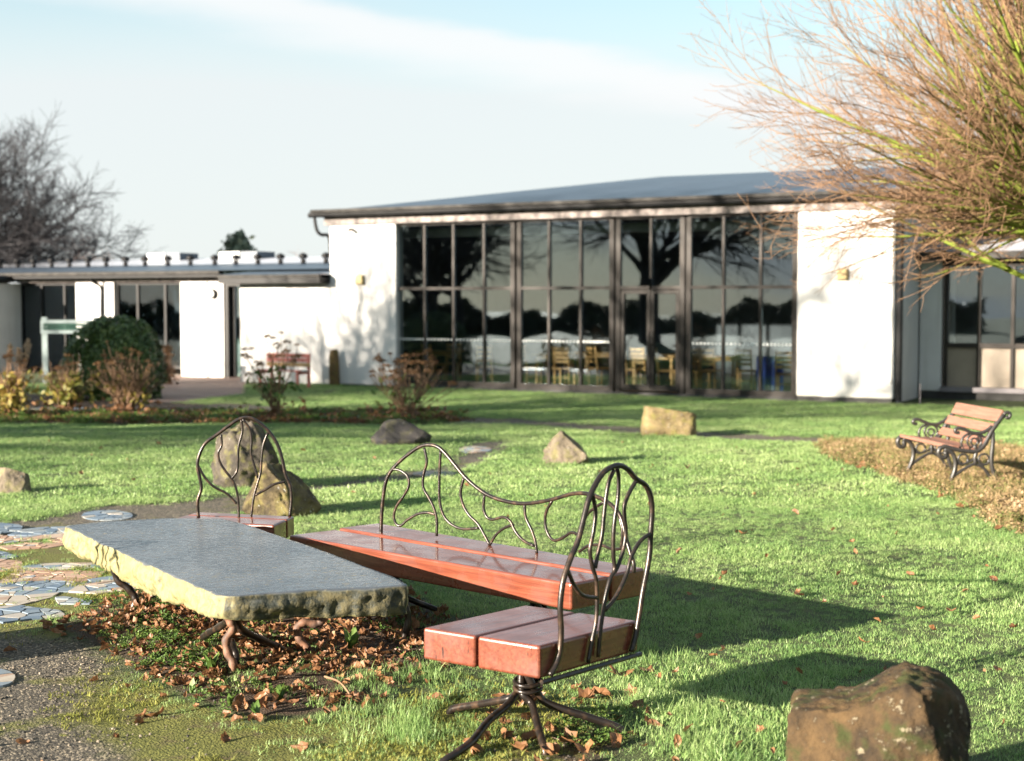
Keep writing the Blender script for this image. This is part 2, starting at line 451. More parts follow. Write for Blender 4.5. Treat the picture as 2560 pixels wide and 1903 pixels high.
# vegetation
M['grass'] = leafy('lawn_blades', [(0.0, (0.068, 0.163, 0.052)), (0.3, (0.160, 0.285, 0.085)), (0.65, (0.30, 0.42, 0.145)), (1.0, (0.53, 0.60, 0.31))], 0.45, 0.42, 0.9, 0.4)
M['moss_tuft'] = leafy('moss_tufts', [(0.0, (0.085, 0.10, 0.02)), (0.5, (0.18, 0.19, 0.04)), (1.0, (0.30, 0.28, 0.09))], 0.7, 0.25, 2.5, 0.2)
M['weed'] = leafy('weed_leaves', [(0.0, (0.035, 0.085, 0.02)), (0.6, (0.10, 0.17, 0.035)), (1.0, (0.21, 0.25, 0.06))], 0.5, 0.35, 3)
M['dead_leaf'] = leafy('dead_leaves', [(0.0, (0.04, 0.02, 0.011)), (0.4, (0.12, 0.055, 0.024)), (0.75, (0.22, 0.11, 0.05)), (1.0, (0.36, 0.23, 0.13))], 0.55, 0.2, 5, 0.4)
M['orange_leaf'] = leafy('orange_leaves', [(0.0, (0.04, 0.02, 0.011)), (0.4, (0.135, 0.062, 0.028)), (0.75, (0.25, 0.125, 0.055)), (1.0, (0.40, 0.28, 0.165))], 0.5, 0.25, 14, 0.4)
M['dry'] = leafy('dry_groundcover', [(0.0, (0.06, 0.11, 0.03)), (0.32, (0.15, 0.17, 0.055)), (0.6, (0.31, 0.21, 0.11)), (1.0, (0.50, 0.38, 0.24))], 0.7, 0.3, 2.5, 0.2)
M['bush'] = leafy('evergreen_leaves', [(0.0, (0.014, 0.040, 0.012)), (0.5, (0.05, 0.095, 0.02)), (1.0, (0.16, 0.20, 0.05))], 0.35, 0.15, 2)
M['head'] = leafy('dead_flower_heads', [(0.0, (0.055, 0.03, 0.017)), (0.5, (0.16, 0.085, 0.04)), (1.0, (0.36, 0.21, 0.10))], 0.75, 0.25, 4, 0.2)
M['shrub'] = leafy('yellowing_shrub_leaves', [(0.0, (0.045, 0.07, 0.012)), (0.4, (0.13, 0.14, 0.025)), (0.75, (0.29, 0.22, 0.05)), (1.0, (0.34, 0.20, 0.07))], 0.5, 0.3, 3)
M['yellow'] = leafy('yellow_leaves', [(0.0, (0.30, 0.27, 0.03)), (1.0, (0.52, 0.45, 0.08))], 0.5, 0.3, 3)
M['plume'] = leafy('grass_plumes', [(0.0, (0.36, 0.25, 0.15)), (1.0, (0.55, 0.43, 0.30))], 0.8, 0.4, 3, 0.1)
M['conifer'] = leafy('conifer_needles', [(0.0, (0.05, 0.08, 0.05)), (1.0, (0.16, 0.19, 0.13))], 0.6, 0.2, 0.7)
M['hedge'] = leafy('hedge_leaves', [(0.0, (0.012, 0.02, 0.008)), (1.0, (0.04, 0.06, 0.02))], 0.6, 0.1, 0.7)

# ground: one material that reads where soil, path and moss lie
t = NT('ground')
pos = t.n('NewGeometry').outputs['Position']
def msk(nm, k=0.5, sc=9):
    a = t.n('Attribute', attribute_name=nm).outputs['Fac']
    return t.smooth(t.math('ADD', a, t.math('MULTIPLY', t.math('SUBTRACT', t.noise(sc, 6, 0.65, pos), 0.5), k)), 0.38, 0.62)
fine = t.noise(70, 5, 0.7, pos); mid = t.noise(7, 5, 0.6, pos)
peb = t.n('TexVoronoi', {'Scale': 95.0}); t.set(peb.inputs['Vector'], pos)
pebc = t.n('TexVoronoi', {'Scale': 95.0}); t.set(pebc.inputs['Vector'], pos)
base = t.mix(t.smooth(mid, 0.3, 0.7), (0.032, 0.048, 0.018), (0.07, 0.085, 0.03))
soil = t.mix(t.smooth(fine, 0.3, 0.7), (0.022, 0.014, 0.009), (0.085, 0.056, 0.036))
tar = t.mix(t.smooth(fine, 0.3, 0.75), (0.035, 0.031, 0.026), (0.10, 0.088, 0.068))
sepc = t.n('SeparateColor'); t.set(sepc.inputs[0], pebc.outputs['Color'])
tar = t.mix(t.smooth(sepc.outputs[0], 0.72, 0.95), tar, (0.26, 0.22, 0.16))
moss = t.mix(t.smooth(fine, 0.35, 0.65), (0.055, 0.062, 0.014), (0.15, 0.15, 0.034))
moss = t.mix(t.smooth(mid, 0.5, 0.75), moss, (0.085, 0.062, 0.035))
dryc = t.mix(t.smooth(fine, 0.3, 0.7), (0.08, 0.05, 0.02), (0.22, 0.145, 0.06))
brick = t.n('TexBrick', {'Scale': 4.6, 'Color1': (0.28, 0.19, 0.155, 1), 'Color2': (0.22, 0.155, 0.135, 1), 'Mortar': (0.16, 0.13, 0.11, 1), 'Mortar Size': 0.02})
t.set(brick.inputs['Vector'], pos)
c = t.mix(msk('soil'), base, soil)
c = t.mix(msk('dry'), c, dryc)
c = t.mix(msk('moss', 0.9, 6), c, moss)
c = t.mix(msk('path', 0.35), c, tar)
c = t.mix(t.math('MULTIPLY', msk('path', 0.2), t.math('MULTIPLY', t.smooth(t.noise(2.6, 5, 0.6, pos), 0.52, 0.66), 0.8)), c, moss)
c = t.mix(t.smooth(t.n('Attribute', attribute_name='brick').outputs['Fac'], 0.45, 0.55), c, brick.outputs[0])
h = t.math('ADD', t.math('MULTIPLY', fine, 0.7), t.math('MULTIPLY', t.math('SUBTRACT', 1.0, peb.outputs['Distance']), 0.5))
M['ground'] = t.done(t.bsdf(c, 0.85, t.bump(h, 0.7, 0.02), spec=0.3))

# ------------------------------------------------------------------ ground regions (plan polygons)
def gpoly(px): return np.array([ground_px(u, v)[:2] for u, v in px])
REG = {
 'pathA': gpoly([(-260,1332),(0,1303),(129,1290),(258,1264),(464,1251),(600,1238),(772,1213),(900,1195),(1064,1176),(1119,1161),(1145,1120),(1230,1100),(1290,1098),(1248,1135),(1159,1176),(1049,1196),(900,1213),(772,1232),(700,1247),(640,1268),(500,1298),(170,1322),(0,1345),(-260,1370)]),
 'pathB': gpoly([(1020,1036),(1120,1040),(1300,1047),(1600,1069),(2000,1092),(2560,1120),(2900,1132),(2900,1152),(2560,1137),(2000,1106),(1600,1085),(1300,1062),(1150,1058),(1050,1050)]),
 'pathC': gpoly([(-250,1018),(120,1018),(480,1022),(560,1006),(800,1024),(1020,1036),(1050,1048),(780,1042),(560,1026),(480,1036),(120,1032),(-250,1030)]),
 'mosaic': gpoly([(-420,1345),(0,1330),(170,1318),(470,1400),(440,1480),(330,1520),(170,1556),(0,1572),(-420,1600)]),
 'gravel': gpoly([(-600,1580),(30,1590),(200,1615),(290,1670),(200,1740),(190,1800),(280,1860),(360,1960),(380,2300),(-900,2300)]),
 'moss': gpoly([(-600,1545),(0,1560),(170,1548),(300,1600),(420,1710),(640,1795),(880,1790),(1060,1740),(1300,1740),(1440,1800),(1400,1903),(1300,2300),(-900,2300)]),
 'soil': gpoly([(150,1572),(290,1500),(420,1440),(700,1440),(1000,1490),(1120,1550),(1110,1640),(1010,1710),(900,1775),(660,1805),(470,1745),(330,1665)]),
 'seatsoil': gpoly([(1180,1800),(1300,1760),(1500,1790),(1580,1850),(1540,1950),(1300,2000),(1120,1950)]),
 'bed': gpoly([(-300,975),(330,990),(560,1018),(700,1030),(900,1026),(1120,1034),(1150,1052),(1060,1062),(700,1058),(300,1062),(0,1060),(-300,1064)]),
 'dry': gpoly([(2050,1118),(2110,1100),(2350,1097),(2560,1128),(2900,1150),(2900,1430),(2560,1335),(2450,1275),(2370,1230),(2250,1195),(2120,1155)]),
 'brick': gpoly([(300,1004),(330,930),(620,930),(612,985),(460,1004)]),
}
def sdf(poly, x, y):
    """signed distance in metres, positive inside"""
    x = np.asarray(x, float); y = np.asarray(y, float)
    d = np.full(x.shape, 1e9); ins = np.zeros(x.shape, bool); n = len(poly)
    for i in range(n):
        ax, ay = poly[i]; bx, by = poly[(i + 1) % n]
        ex, ey = bx - ax, by - ay; wx, wy = x - ax, y - ay
        tt = np.clip((wx * ex + wy * ey) / (ex * ex + ey * ey + 1e-12), 0, 1)
        d = np.minimum(d, np.hypot(wx - ex * tt, wy - ey * tt))
        c1 = (ay > y) != (by > y)
        with np.errstate(divide='ignore', invalid='ignore'):
            xi = ax + (y - ay) / (by - ay + 1e-15) * ex
        ins ^= c1 & (x < xi)
    return np.where(ins, d, -d)
def soft(key, x, y, w=0.12):
    return np.clip(sdf(REG[key], x, y) / (2 * w) + 0.5, 0, 1)
def masks(x, y):
    m = {}
    m['path'] = np.maximum.reduce([soft('pathA', x, y, .08), soft('pathB', x, y, .12), soft('pathC', x, y, .12), soft('gravel', x, y, .45)])
    m['soil'] = np.maximum.reduce([soft('soil', x, y, .14), soft('bed', x, y, .25), 0.75 * soft('seatsoil', x, y, .2)])
    m['moss'] = np.maximum.reduce([soft('moss', x, y, .4), soft('mosaic', x, y, .15)]) * (1 - soft('soil', x, y, .1)) * (1 - 0.8 * soft('gravel', x, y, .35))
    m['dry'] = soft('dry', x, y, .15)
    m['brick'] = soft('brick', x, y, .06)
    return m
def gz(x, y):
    x = np.asarray(x, float); y = np.asarray(y, float)
    z = g0(y) + (fbm(x * 1.3, y * 1.3, 3, 3) - 0.44) * 0.035 * (1 - soft('mosaic', x, y, .3))
    z = z + 0.05 * soft('soil', x, y, .35) * (fbm(x * 5, y * 5, 9, 3)) - 0.02 * soft('pathA', x, y, .1) - 0.018 * soft('pathB', x, y, .12)
    return z
def gpt(u, v):
    p = ground_px(u, v); return np.array([p[0], p[1], float(gz(p[0], p[1]))])

def build_ground():
    ys = list(np.arange(-60, 2, 6.0)) + [2.5, 3.0, 3.5, 4.0]
    y = 4.4
    while y < 44: ys.append(y); y += max(0.03, 0.0085 * y)
    while y < 900: ys.append(y); y *= 1.25
    ys = np.array(ys)
    cd = np.linspace(-1, 1, 250)
    out = np.array([1.04, 1.12, 1.25, 1.5, 2, 3, 5, 9, 20, 60])
    cs = np.concatenate([-out[::-1], cd, out])
    W = 0.47 * np.clip(ys, 5, 60) + 1.0
    X = cs[None, :] * W[:, None]; Y = np.repeat(ys[:, None], len(cs), 1)
    xf, yf = X.ravel(), Y.ravel()
    Z = gz(xf, yf); ms = masks(xf, yf)
    ny, nx = X.shape
    idx = np.arange(ny * nx).reshape(ny, nx)
    Q = np.stack([idx[:-1, :-1], idx[:-1, 1:], idx[1:, 1:], idx[1:, :-1]], -1).reshape(-1, 4)
    fx, fy = xf[Q].mean(1), yf[Q].mean(1)
    ins = lambda k: sdf(REG[k], fx, fy) > 0
    cls = np.zeros(len(Q), int)
    cls[ins('dry')] = 6
    cls[ins('soil')] = 1; cls[ins('bed')] = 2
    cls[ins('mosaic') & (cls == 0)] = 5
    cls[ins('pathA')] = 3; cls[ins('pathB') | ins('pathC')] = 4
    cls[ins('gravel') & (cls == 0)] = 7
    cls[ins('brick')] = 8
    names = ['lawn', 'soil_bed_under_table', 'flower_bed_soil', 'tarmac_path', 'narrow_path', 'mosaic_paving', 'groundcover_bed', 'gravel_path', 'brick_forecourt']
    labs = ['dewy green lawn crossing the whole garden', 'bare brown soil below the stone table', 'dark soil of the flower bed with dead hydrangeas', 'dark tarmac path curving behind the far seat', 'narrow grey path crossing the lawn before the building', 'mossy ground with broken mosaic slabs left of the stone table', 'dry planted ground around the cast iron bench', 'mossy gravel at the bottom left corner', 'reddish brick forecourt before the low wing']
    res = {}
    P = np.stack([xf, yf, Z], 1)
    for k, nm in enumerate(names):
        q = Q[cls == k]
        if not len(q): continue
        u, inv = np.unique(q, return_inverse=True)
        me = bpy.data.meshes.new(nm)
        me.from_pydata(P[u].tolist(), [], inv.reshape(-1, 4).tolist())
        for a in ('path', 'soil', 'moss', 'dry', 'brick'):
            at = me.attributes.new(a, 'FLOAT', 'POINT'); at.data.foreach_set('value', ms[a][u].astype(np.float32))
        me.polygons.foreach_set('use_smooth', [True] * len(me.polygons))
        me.materials.append(M['ground'])
        o = bpy.data.objects.new(nm, me); COL.objects.link(o)
        put(o, labs[k], 'ground', kind='structure'); OFF[o] = np.zeros(3)
        res[nm] = o
    return res
GROUND = build_ground()

# ------------------------------------------------------------------ building
A0 = np.array([-4.50, 36.2]); B0 = np.array([7.62, 29.5])
E = (B0 - A0) / np.linalg.norm(B0 - A0); NRM = np.array([E[1], -E[0]])
if NRM[1] > 0: NRM = -NRM
ZB = -GDROP
def F(s, d, z):
    p = A0 + E * s + NRM * d; return (p[0], p[1], z)
def fac(u, v, d=0.0):
    p = on_vplane(u, v, A0 + NRM * d, E); return float(np.dot(p[:2] - A0, E)), float(p[2])
def fs(u, d=0.0): return fac(u, 800, d)[0]
def fbox(mb, s0, s1, d0, d1, z0, z1):
    return mb.hexa([F(s0,d1,z0),F(s1,d1,z0),F(s1,d0,z0),F(s0,d0,z0),F(s0,d1,z1),F(s1,d1,z1),F(s1,d0,z1),F(s0,d0,z1)])
def bx(*a): return fbox(MB(), *a)

SL = 0.0; SG0 = fs(990); SG1 = fs(1992); SR = fs(2234)
hall = thing('glazed_hall', 'tall white rendered hall with full height brown framed glazing and shallow dark roof', 'building', F(SR / 2, 0, ZB))
EAVE = 3.80
bevel(obj('wall', bx(SL, SG0, -0.35, 0, ZB + 0.02, EAVE - 0.22), M['white'], hall), 0.03)
bevel(obj('wall', bx(SG1, SR, -0.35, 0, ZB + 0.10, EAVE - 0.22), M['white'], hall), 0.03)
obj('end_wall', bx(SL + 0.01, SL + 0.3, -12, -0.36, ZB, EAVE - 0.05), M['white'], hall)
obj('end_wall', bx(SR - 0.31, SR - 0.01, -12, -0.36, ZB, EAVE - 0.05), M['white'], hall)
obj('rear_wall', bx(SL, SR, -12.3, -12.0, ZB, EAVE - 0.05), M['white'], hall)
obj('plinth', bx(SG1 + .01, SR - .02, -0.34, -0.015, ZB - .2, ZB + 0.10), M['plinth'], hall)
obj('plinth', bx(SG0 + .01, SG1 - .01, -0.34, -0.02, ZB - .2, ZB + 0.06), M['plinth'], hall)
# fascia board, edge and gutter
obj('fascia', bx(SL - 0.12, SR + 0.1, -0.3, 0.06, EAVE - 0.216, EAVE), M['fascia'], hall)
obj('gutter', MB().tube([F(SL - 0.45, 0.22, EAVE + 0.03), F(SR + 0.3, 0.22, EAVE + 0.03)], 0.065, 10), M['black_trim'], hall)
obj('eave_shadow_board', bx(SL - 0.3, SR + 0.25, -0.2, 0.15, EAVE + 0.004, EAVE + 0.08), M['black_trim'], hall)
# hip roof with a visible thickness
OV = 0.33; RD = 6.2; ZR = 4.98
c0 = F(SL - OV, OV, EAVE + 0.10); c1 = F(SR + OV, OV, EAVE + 0.10); c2 = F(SR + OV, -12.6, EAVE + 0.10); c3 = F(SL - OV, -12.6, EAVE + 0.10)
r0 = F(SL + RD, -RD, ZR); r1 = F(SR + 6, -RD, ZR)
obj('roof', MB().add([c0, c1, c2, c3, r0, r1], [(0,1,5,4),(1,2,5),(2,3,4,5),(3,0,4)]), M['roof'], hall)
obj('roof_edge', bx(SL - OV, SR + OV, OV - 0.12, OV + 0.015, EAVE + 0.082, EAVE + 0.155), M['roof_edge'], hall)
obj('roof_edge', bx(SL - OV - .015, SL - OV + .1, -12.6, OV - 0.121, EAVE + 0.03, EAVE + 0.15), M['roof_edge'], hall)
# left downpipe with swan neck, right downpipe
g = [at_depth(786, 545, 36.5), at_depth(792, 575, 36.5), at_depth(803, 587, 36.5), at_depth(822, 592, 36.6), at_depth(826, 640, 36.7)]
obj('downpipe', MB().tube(spline(g, 5), 0.042, 8), M['black_trim'], hall)
px_, _ = fac(2245, 800)
obj('downpipe', MB().tube([F(px_, -0.12, ZB + .05), F(px_, -0.12, EAVE)], 0.065, 10), M['black_trim'], hall)
obj('downpipe', MB().tube([F(px_ - 0.12, -0.02, ZB + .4), F(px_ - 0.12, -0.02, EAVE - 0.4)], 0.022, 8), M['black_trim'], hall)
# wall lights and camera
for (u, v) in ((902, 700), (2108, 686)):
    s, z = fac(u, v)
    o = bevel(obj('wall_light', bx(s - 0.1, s + 0.1, 0.004, 0.1, z - 0.11, z + 0.11), M['lamp_beige'], hall), 0.02)
    obj('backplate', bx(s - 0.115, s + 0.115, 0.002, 0.012, z - 0.125, z + 0.125), M['fascia'], o)
s, z = fac(881, 574)
o = obj('security_camera', MB().tube([F(s, 0.0, z), F(s, 0.08, z), F(s + .03, 0.2, z - .03)], 0.04, 8), M['fascia'], hall)

# glazed screen: bays of panes between mullions
ZT = 3.53; ZM = 2.02; ZS = ZB + 0.12
GD = -0.16
def bay(us, name='glazed_screen', label=None, door=False):
    ss = [fs(u, GD) for u in us]
    scr = obj(name, MB(), M['frame'], hall) if False else None
    fr = MB(); w = 0.028
    s0, s1 = ss[0], ss[-1]
    fbox(fr, s0 - .05, s1 + .05, GD - .05, GD + .06, ZT, ZT + 0.075)
    if not door: fbox(fr, s0 - .05, s1 + .05, GD - .05, GD + .07, ZS - 0.06, ZS + 0.06)
    for i, s in enumerate(ss):
        ww = 0.055 if i in (0, len(ss) - 1) else w
        z0 = ZM + .2 if (door and 0 < i < len(ss) - 1) else ZS + .061
        if door and i in (0, len(ss) - 1): z0 = ZS - .06
        fbox(fr, s - ww, s + ww, GD - .05, GD + .055, z0, ZT - .001)
    fo = obj('window_frame', fr, M['frame'], hall)
    for i in range(len(ss) - 1):
        a = ss[i] + (0.056 if i == 0 else w + .001); b = ss[i+1] - (0.056 if i == len(ss) - 2 else w + .001)
        obj('transom', bx(a, b, GD - .045, GD + .05, ZM - .035, ZM + .035), M['frame'], fo)
        obj('pane', bx(a, b, GD - .006, GD + .006, ZM + .036, ZT - .002), M['glass'], fo)
        if not door:
            p = obj('pane', bx(a, b, GD - .006, GD + .006, ZS + .062, ZM - .036), M['glass'], fo)
            dm = MB(); nd = 8; zd = fac(1500, 855, GD)[1]
            for k in range(nd):
                cx = a + (b - a) * (k + 0.5) / nd; r = 0.027
                v = [F(cx + r * math.cos(q), GD + .012, zd + r * math.sin(q)) for q in np.arange(10) * 2 * math.pi / 10]
                dm.add(v + [F(cx, GD + .0085, zd)], [(j, (j+1) % 10, 10) for j in range(10)] + [tuple(range(10))])
            obj('dot_row', dm, M['dot'], fo)['kind'] = 'stuff'
        else:
            # door leaf
            lf = MB(); st = 0.085
            a2, b2 = a + .01, b - .01; zb, zt = ZS - .02, ZM - .05
            if i == 0: b2 = b + w - .004
            else: a2 = a - w + .004
            fbox(lf, a2, a2 + st, GD - .03, GD + .045, zb, zt); fbox(lf, b2 - st, b2, GD - .03, GD + .045, zb, zt)
            fbox(lf, a2 + st, b2 - st, GD - .03, GD + .045, zb, zb + .13); fbox(lf, a2 + st, b2 - st, GD - .03, GD + .045, zt - .09, zt)
            d = bevel(obj('door', lf, M['frame'], hall), 0.004)
            obj('pane', bx(a2 + st, b2 - st, GD - .006, GD + .006, zb + .13, zt - .09), M['glass'], d)
            hx = (b2 - st / 2) if i == 0 else (a2 + st / 2)
            obj('handle', MB().tube([F(hx, GD + .05, 0.75), F(hx, GD + .09, 0.77), F(hx, GD + .09, 1.05), F(hx, GD + .05, 1.07)], 0.012, 6), M['cast'], d)
    return fo
bay([994, 1064, 1136, 1212, 1284])
bay([1300, 1374, 1453, 1531])
bay([1547, 1628, 1707], door=True)
bay([1723, 1809, 1902, 1988])
# interior shell
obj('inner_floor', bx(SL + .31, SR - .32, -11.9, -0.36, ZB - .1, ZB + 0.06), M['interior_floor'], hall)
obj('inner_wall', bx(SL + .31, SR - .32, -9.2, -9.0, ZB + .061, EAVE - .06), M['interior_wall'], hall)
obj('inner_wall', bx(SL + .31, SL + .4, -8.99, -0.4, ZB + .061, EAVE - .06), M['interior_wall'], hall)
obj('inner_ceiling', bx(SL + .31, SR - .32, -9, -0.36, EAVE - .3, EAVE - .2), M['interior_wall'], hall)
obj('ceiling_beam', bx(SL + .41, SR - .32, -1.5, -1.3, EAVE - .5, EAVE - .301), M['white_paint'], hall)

# ---- low left wing
wing = thing('low_wing', 'low white wing with dark flat roof and a row of black roof vents', 'building', F(-6, -1.3, ZB))
D1 = -1.3
W1 = fs(600, -0.02)
bevel(obj('wall', bx(W1, SL - .01, -0.5, -0.02, ZB - .1, 2.16), M['white'], wing), 0.02)
obj('eave', bx(W1 - .35, SL - .02, -0.6, 0.40, 2.165, 2.30), M['black_trim'], wing)
obj('roof_edge', bx(W1 - .36, SL - .02, 0.30, 0.42, 2.302, 2.38), M['roof_edge'], wing)
obj('roof', MB().add([F(W1 - .36, .42, 2.384), F(SL - .02, .42, 2.384), F(SL - .02, -4.2, 2.76), F(W1 - .36, -4.2, 2.76)], [(0,1,2,3)]), M['roof'], wing)
sd0, sd1 = fs(560, D1), fs(606, D1)
LB = fs(47, D1)
lows = [fs(u, D1) for u in (47, 190, 285, 451, 559)]
for (a, b) in ((lows[1], lows[2]), (lows[3], lows[4])):
    bevel(obj('wall', bx(a, b, D1 - .35, D1, ZB - .1, 2.25), M['white'], wing), 0.02)
obj('wall_joint', bx(fs(517, D1), fs(521, D1), D1 + .002, D1 + .02, ZB, 2.24), M['fascia'], wing)
obj('fascia', bx(LB, sd1 + .6, D1 - .3, D1 + .05, 2.255, 2.36), M['fascia'], wing)
obj('eave', bx(LB - .5, fs(578, D1), D1 - .2, D1 + .42, 2.365, 2.44), M['black_trim'], wing)
obj('roof_edge', bx(LB - .5, fs(578, D1), D1 + .30, D1 + .50, 2.443, 2.53), M['roof_edge'], wing)
LS = LB - 14
obj('roof', MB().add([F(LS, D1 + .5, 2.535), F(SL - .03, D1 + .5, 2.535), F(SL - .03, -4.6, 2.80), F(LS, -4.6, 2.80)], [(0,1,2,3)]), M['roof'], wing)
obj('upper_roof', MB().add([F(LS, -4.6, 2.81), F(SL - .03, -4.6, 2.81), F(SL - .03, -8, 3.12), F(LS, -8, 3.12), F(LS, -12, 2.8), F(SL - .03, -12, 2.8)], [(0,1,2,3),(3,2,5,4)]), M['roof_pale'], wing)
for xz in (10,115,215,325,435,550,660,780,900,1040,1180,1330,1460,1595,1735,1875,2015):
    s = fs(xz * .405, -4.5); mb = MB()
    mb.tube([F(s, -4.5, 2.78), F(s, -4.5, 2.93)], 0.07, 8)
    mb.tube([F(s, -4.5, 2.94), F(s, -4.5, 2.97), F(s, -4.5, 3.05), F(s, -4.5, 3.10)], [0.09, 0.13, 0.12, 0.03], 10)
    obj('roof_vent', mb, M['black_trim'], wing, smooth=True)
for (x0, x1, y0) in ((970, 1165, 120), (1410, 1640, 105)):
    s0, s1 = fs(x0 * .405, -7.4), fs(x1 * .405, -7.4)
    o = obj('rooflight', bx(s0, s1, -7.9, -7.0, 3.0, 3.28), M['roof'], wing)
    obj('rooflight_end', bx(s0 + .02, s0 + (s1 - s0) * .55, -6.99, -6.95, 3.02, 3.27), M['white_paint'], o)
def wing_window(us, ztop, zbot, parent, d, mat_low=None, panel=None):
    ss = [fs(u, d) for u in us]; fr = MB()
    fbox(fr, ss[0], ss[-1], d - .2, d - .1, ztop - .07, ztop); fbox(fr, ss[0], ss[-1], d - .2, d - .08, zbot, zbot + .07)
    for s in ss: fbox(fr, s - .03, s + .03, d - .2, d - .1, zbot + .071, ztop - .071)
    f = obj('window_frame', fr, M['frame_dark'], parent)
    for i in range(len(ss) - 1):
        obj('pane', bx(ss[i] + .031, ss[i+1] - .031, d - .156, d - .146, zbot + .072, ztop - .072), M['glass'], f)
    return f
wing_window([287, 338, 407, 450], 2.25, ZB + .2, wing, D1)
wing_window([48, 98, 155, 189], 2.25, ZB + .05, wing, D1)
obj('door_panel', bx(fs(52, D1), fs(97, D1), D1 - .3, D1 - .22, ZB, 2.2), M['grey_panel'], wing)
obj('inner_curtain', bx(fs(99, D1), fs(189, D1), D1 - .5, D1 - .42, 1.2, 2.2), M['grey_panel'], wing)
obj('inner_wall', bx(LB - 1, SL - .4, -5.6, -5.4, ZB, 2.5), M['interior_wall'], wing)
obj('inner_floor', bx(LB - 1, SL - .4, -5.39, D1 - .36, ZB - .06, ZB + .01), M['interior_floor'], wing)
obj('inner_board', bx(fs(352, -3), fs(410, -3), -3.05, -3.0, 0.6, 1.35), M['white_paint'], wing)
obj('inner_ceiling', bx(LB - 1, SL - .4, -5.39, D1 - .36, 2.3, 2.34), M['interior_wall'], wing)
# entrance door between the pier and the wall
dr = MB(); fbox(dr, sd0, sd0 + .1, D1 - .3, D1 - .05, ZB, 2.25); fbox(dr, sd0 + .101, sd1 + .5, D1 - .3, D1 - .05, 2.12, 2.25)
do = obj('door', dr, M['frame_dark'], wing)
obj('door_leaf', bx(sd0 + .101, sd0 + .2, D1 - .28, D1 - .2, ZB + .03, 2.119), M['frame_dark'], do)
obj('pane', bx(sd0 + .201, sd1 + .5, D1 - .246, D1 - .236, ZB + .1, 2.118), M['glass'], do)
obj('lower_panel', bx(sd0 + .201, sd1 + .5, D1 - .30, D1 - .26, ZB + .03, 0.7), M['sign_green'], do)
# bulkhead lamp, downpipe
s, z = fac(534, 735, D1)
v, f = tube_geo([F(s, D1 + .002, z), F(s, D1 + .06, z), F(s, D1 + .09, z)], [0.14, 0.14, 0.09], 16)
lamp = obj('bulkhead_lamp', MB().add(v, f), M['black_trim'], wing, smooth=True)
v, f = tube_geo([F(s, D1 + .091, z), F(s, D1 + .11, z), F(s, D1 + .12, z)], [0.095, 0.085, 0.03], 16)
obj('lens', MB().add(v, f), M['white_paint'], lamp, smooth=True)
s = fs(258, D1)
obj('downpipe', MB().tube(spline([F(s - .12, D1 + .35, 2.4), F(s - .1, D1 + .25, 2.25), F(s, D1 + .06, 2.1), F(s, D1 + .06, 1.6), F(s, D1 + .06, ZB)], 4), 0.045, 8), M['black_trim'], wing)
# projecting block at the far left: its side wall faces away from the sun
blk = thing('side_block', 'white block in shade at the far left edge with black gutter', 'building', F(LB - 2, D1 + 1.2, ZB))
obj('wall', bx(LB - 4, LB, D1 - .4, D1 + 3.2, ZB - .1, 2.22), M['white'], blk)
obj('gutter', MB().tube([F(LB + .12, D1 + .3, 2.36), F(LB + .12, D1 + 3.4, 2.36)], 0.1, 8), M['black_trim'], blk)
obj('roof', bx(LB - 4.2, LB + .1, D1 - .1, D1 + 3.4, 2.28, 2.42), M['roof'], blk)

# ---- right wing, set back
rw = thing('right_wing', 'lower wing set back beyond the black downpipe with large brown windows', 'building', F(SR + 4, -2.1, ZB))
D2 = -2.1
ra, rb = fs(2256, D2), fs(2353, D2)
bevel(obj('wall', bx(SR + .02, rb, D2 - .35, D2, ZB + .16, 2.55), M['white'], rw), 0.02)
obj('plinth', bx(SR + .02, rb + 9, D2 - .34, D2 - .02, ZB - .2, ZB + .159), M['plinth'], rw)
obj('sill', bx(rb + .01, rb + 9, D2 - .3, D2 + .08, ZB + .16, ZB + .26), M['grey_panel'], rw)
obj('lintel', bx(rb + .01, rb + 9, D2 - .3, D2 - .01, 2.46, 2.6), M['frame'], rw)
obj('eave', bx(SR + .02, rb + 9.5, D2 - .4, D2 + .45, 2.61, 2.75), M['roof_edge'], rw)
obj('roof', MB().add([F(SR + .03, D2 + .45, 2.755), F(rb + 9.5, D2 + .45, 2.755), F(rb + 9.5, -6.5, 4.15), F(SR + .03, -6.5, 4.15), F(rb + 9.5, -11.5, 2.8), F(SR + .03, -11.5, 2.8)], [(0,1,2,3),(3,2,4,5)]), M['roof_pale'], rw)
us = [2362, 2445, 2532]
ss = [fs(u, D2) for u in us]; st = ss[1] - ss[0]
ss = [ss[0] + st * i for i in range(9)]
zt_, zm_, zb_ = 2.458, fac(2400, 864, D2)[1], ZB + .262
fr = MB()
for s in ss: fbox(fr, s - .035, s + .035, D2 - .2, D2 - .08, zb_, zt_)
fo = obj('window_frame', fr, M['frame'], rw)
for i in range(8):
    obj('transom', bx(ss[i] + .036, ss[i+1] - .036, D2 - .19, D2 - .085, zm_ - .05, zm_ + .05), M['frame'], fo)
    obj('pane', bx(ss[i] + .036, ss[i+1] - .036, D2 - .15, D2 - .14, zm_ + .051, zt_ - .01), M['glass'], fo)
    obj('panel', bx(ss[i] + .036, ss[i+1] - .036, D2 - .17, D2 - .14, zb_, zm_ - .051), M['tan_panel'], fo)
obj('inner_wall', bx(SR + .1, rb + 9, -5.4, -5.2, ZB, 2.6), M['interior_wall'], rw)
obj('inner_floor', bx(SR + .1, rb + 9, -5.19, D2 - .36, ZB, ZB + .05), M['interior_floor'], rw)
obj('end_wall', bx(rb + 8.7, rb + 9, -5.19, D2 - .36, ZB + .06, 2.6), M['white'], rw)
p = gpt(2300, 1013)
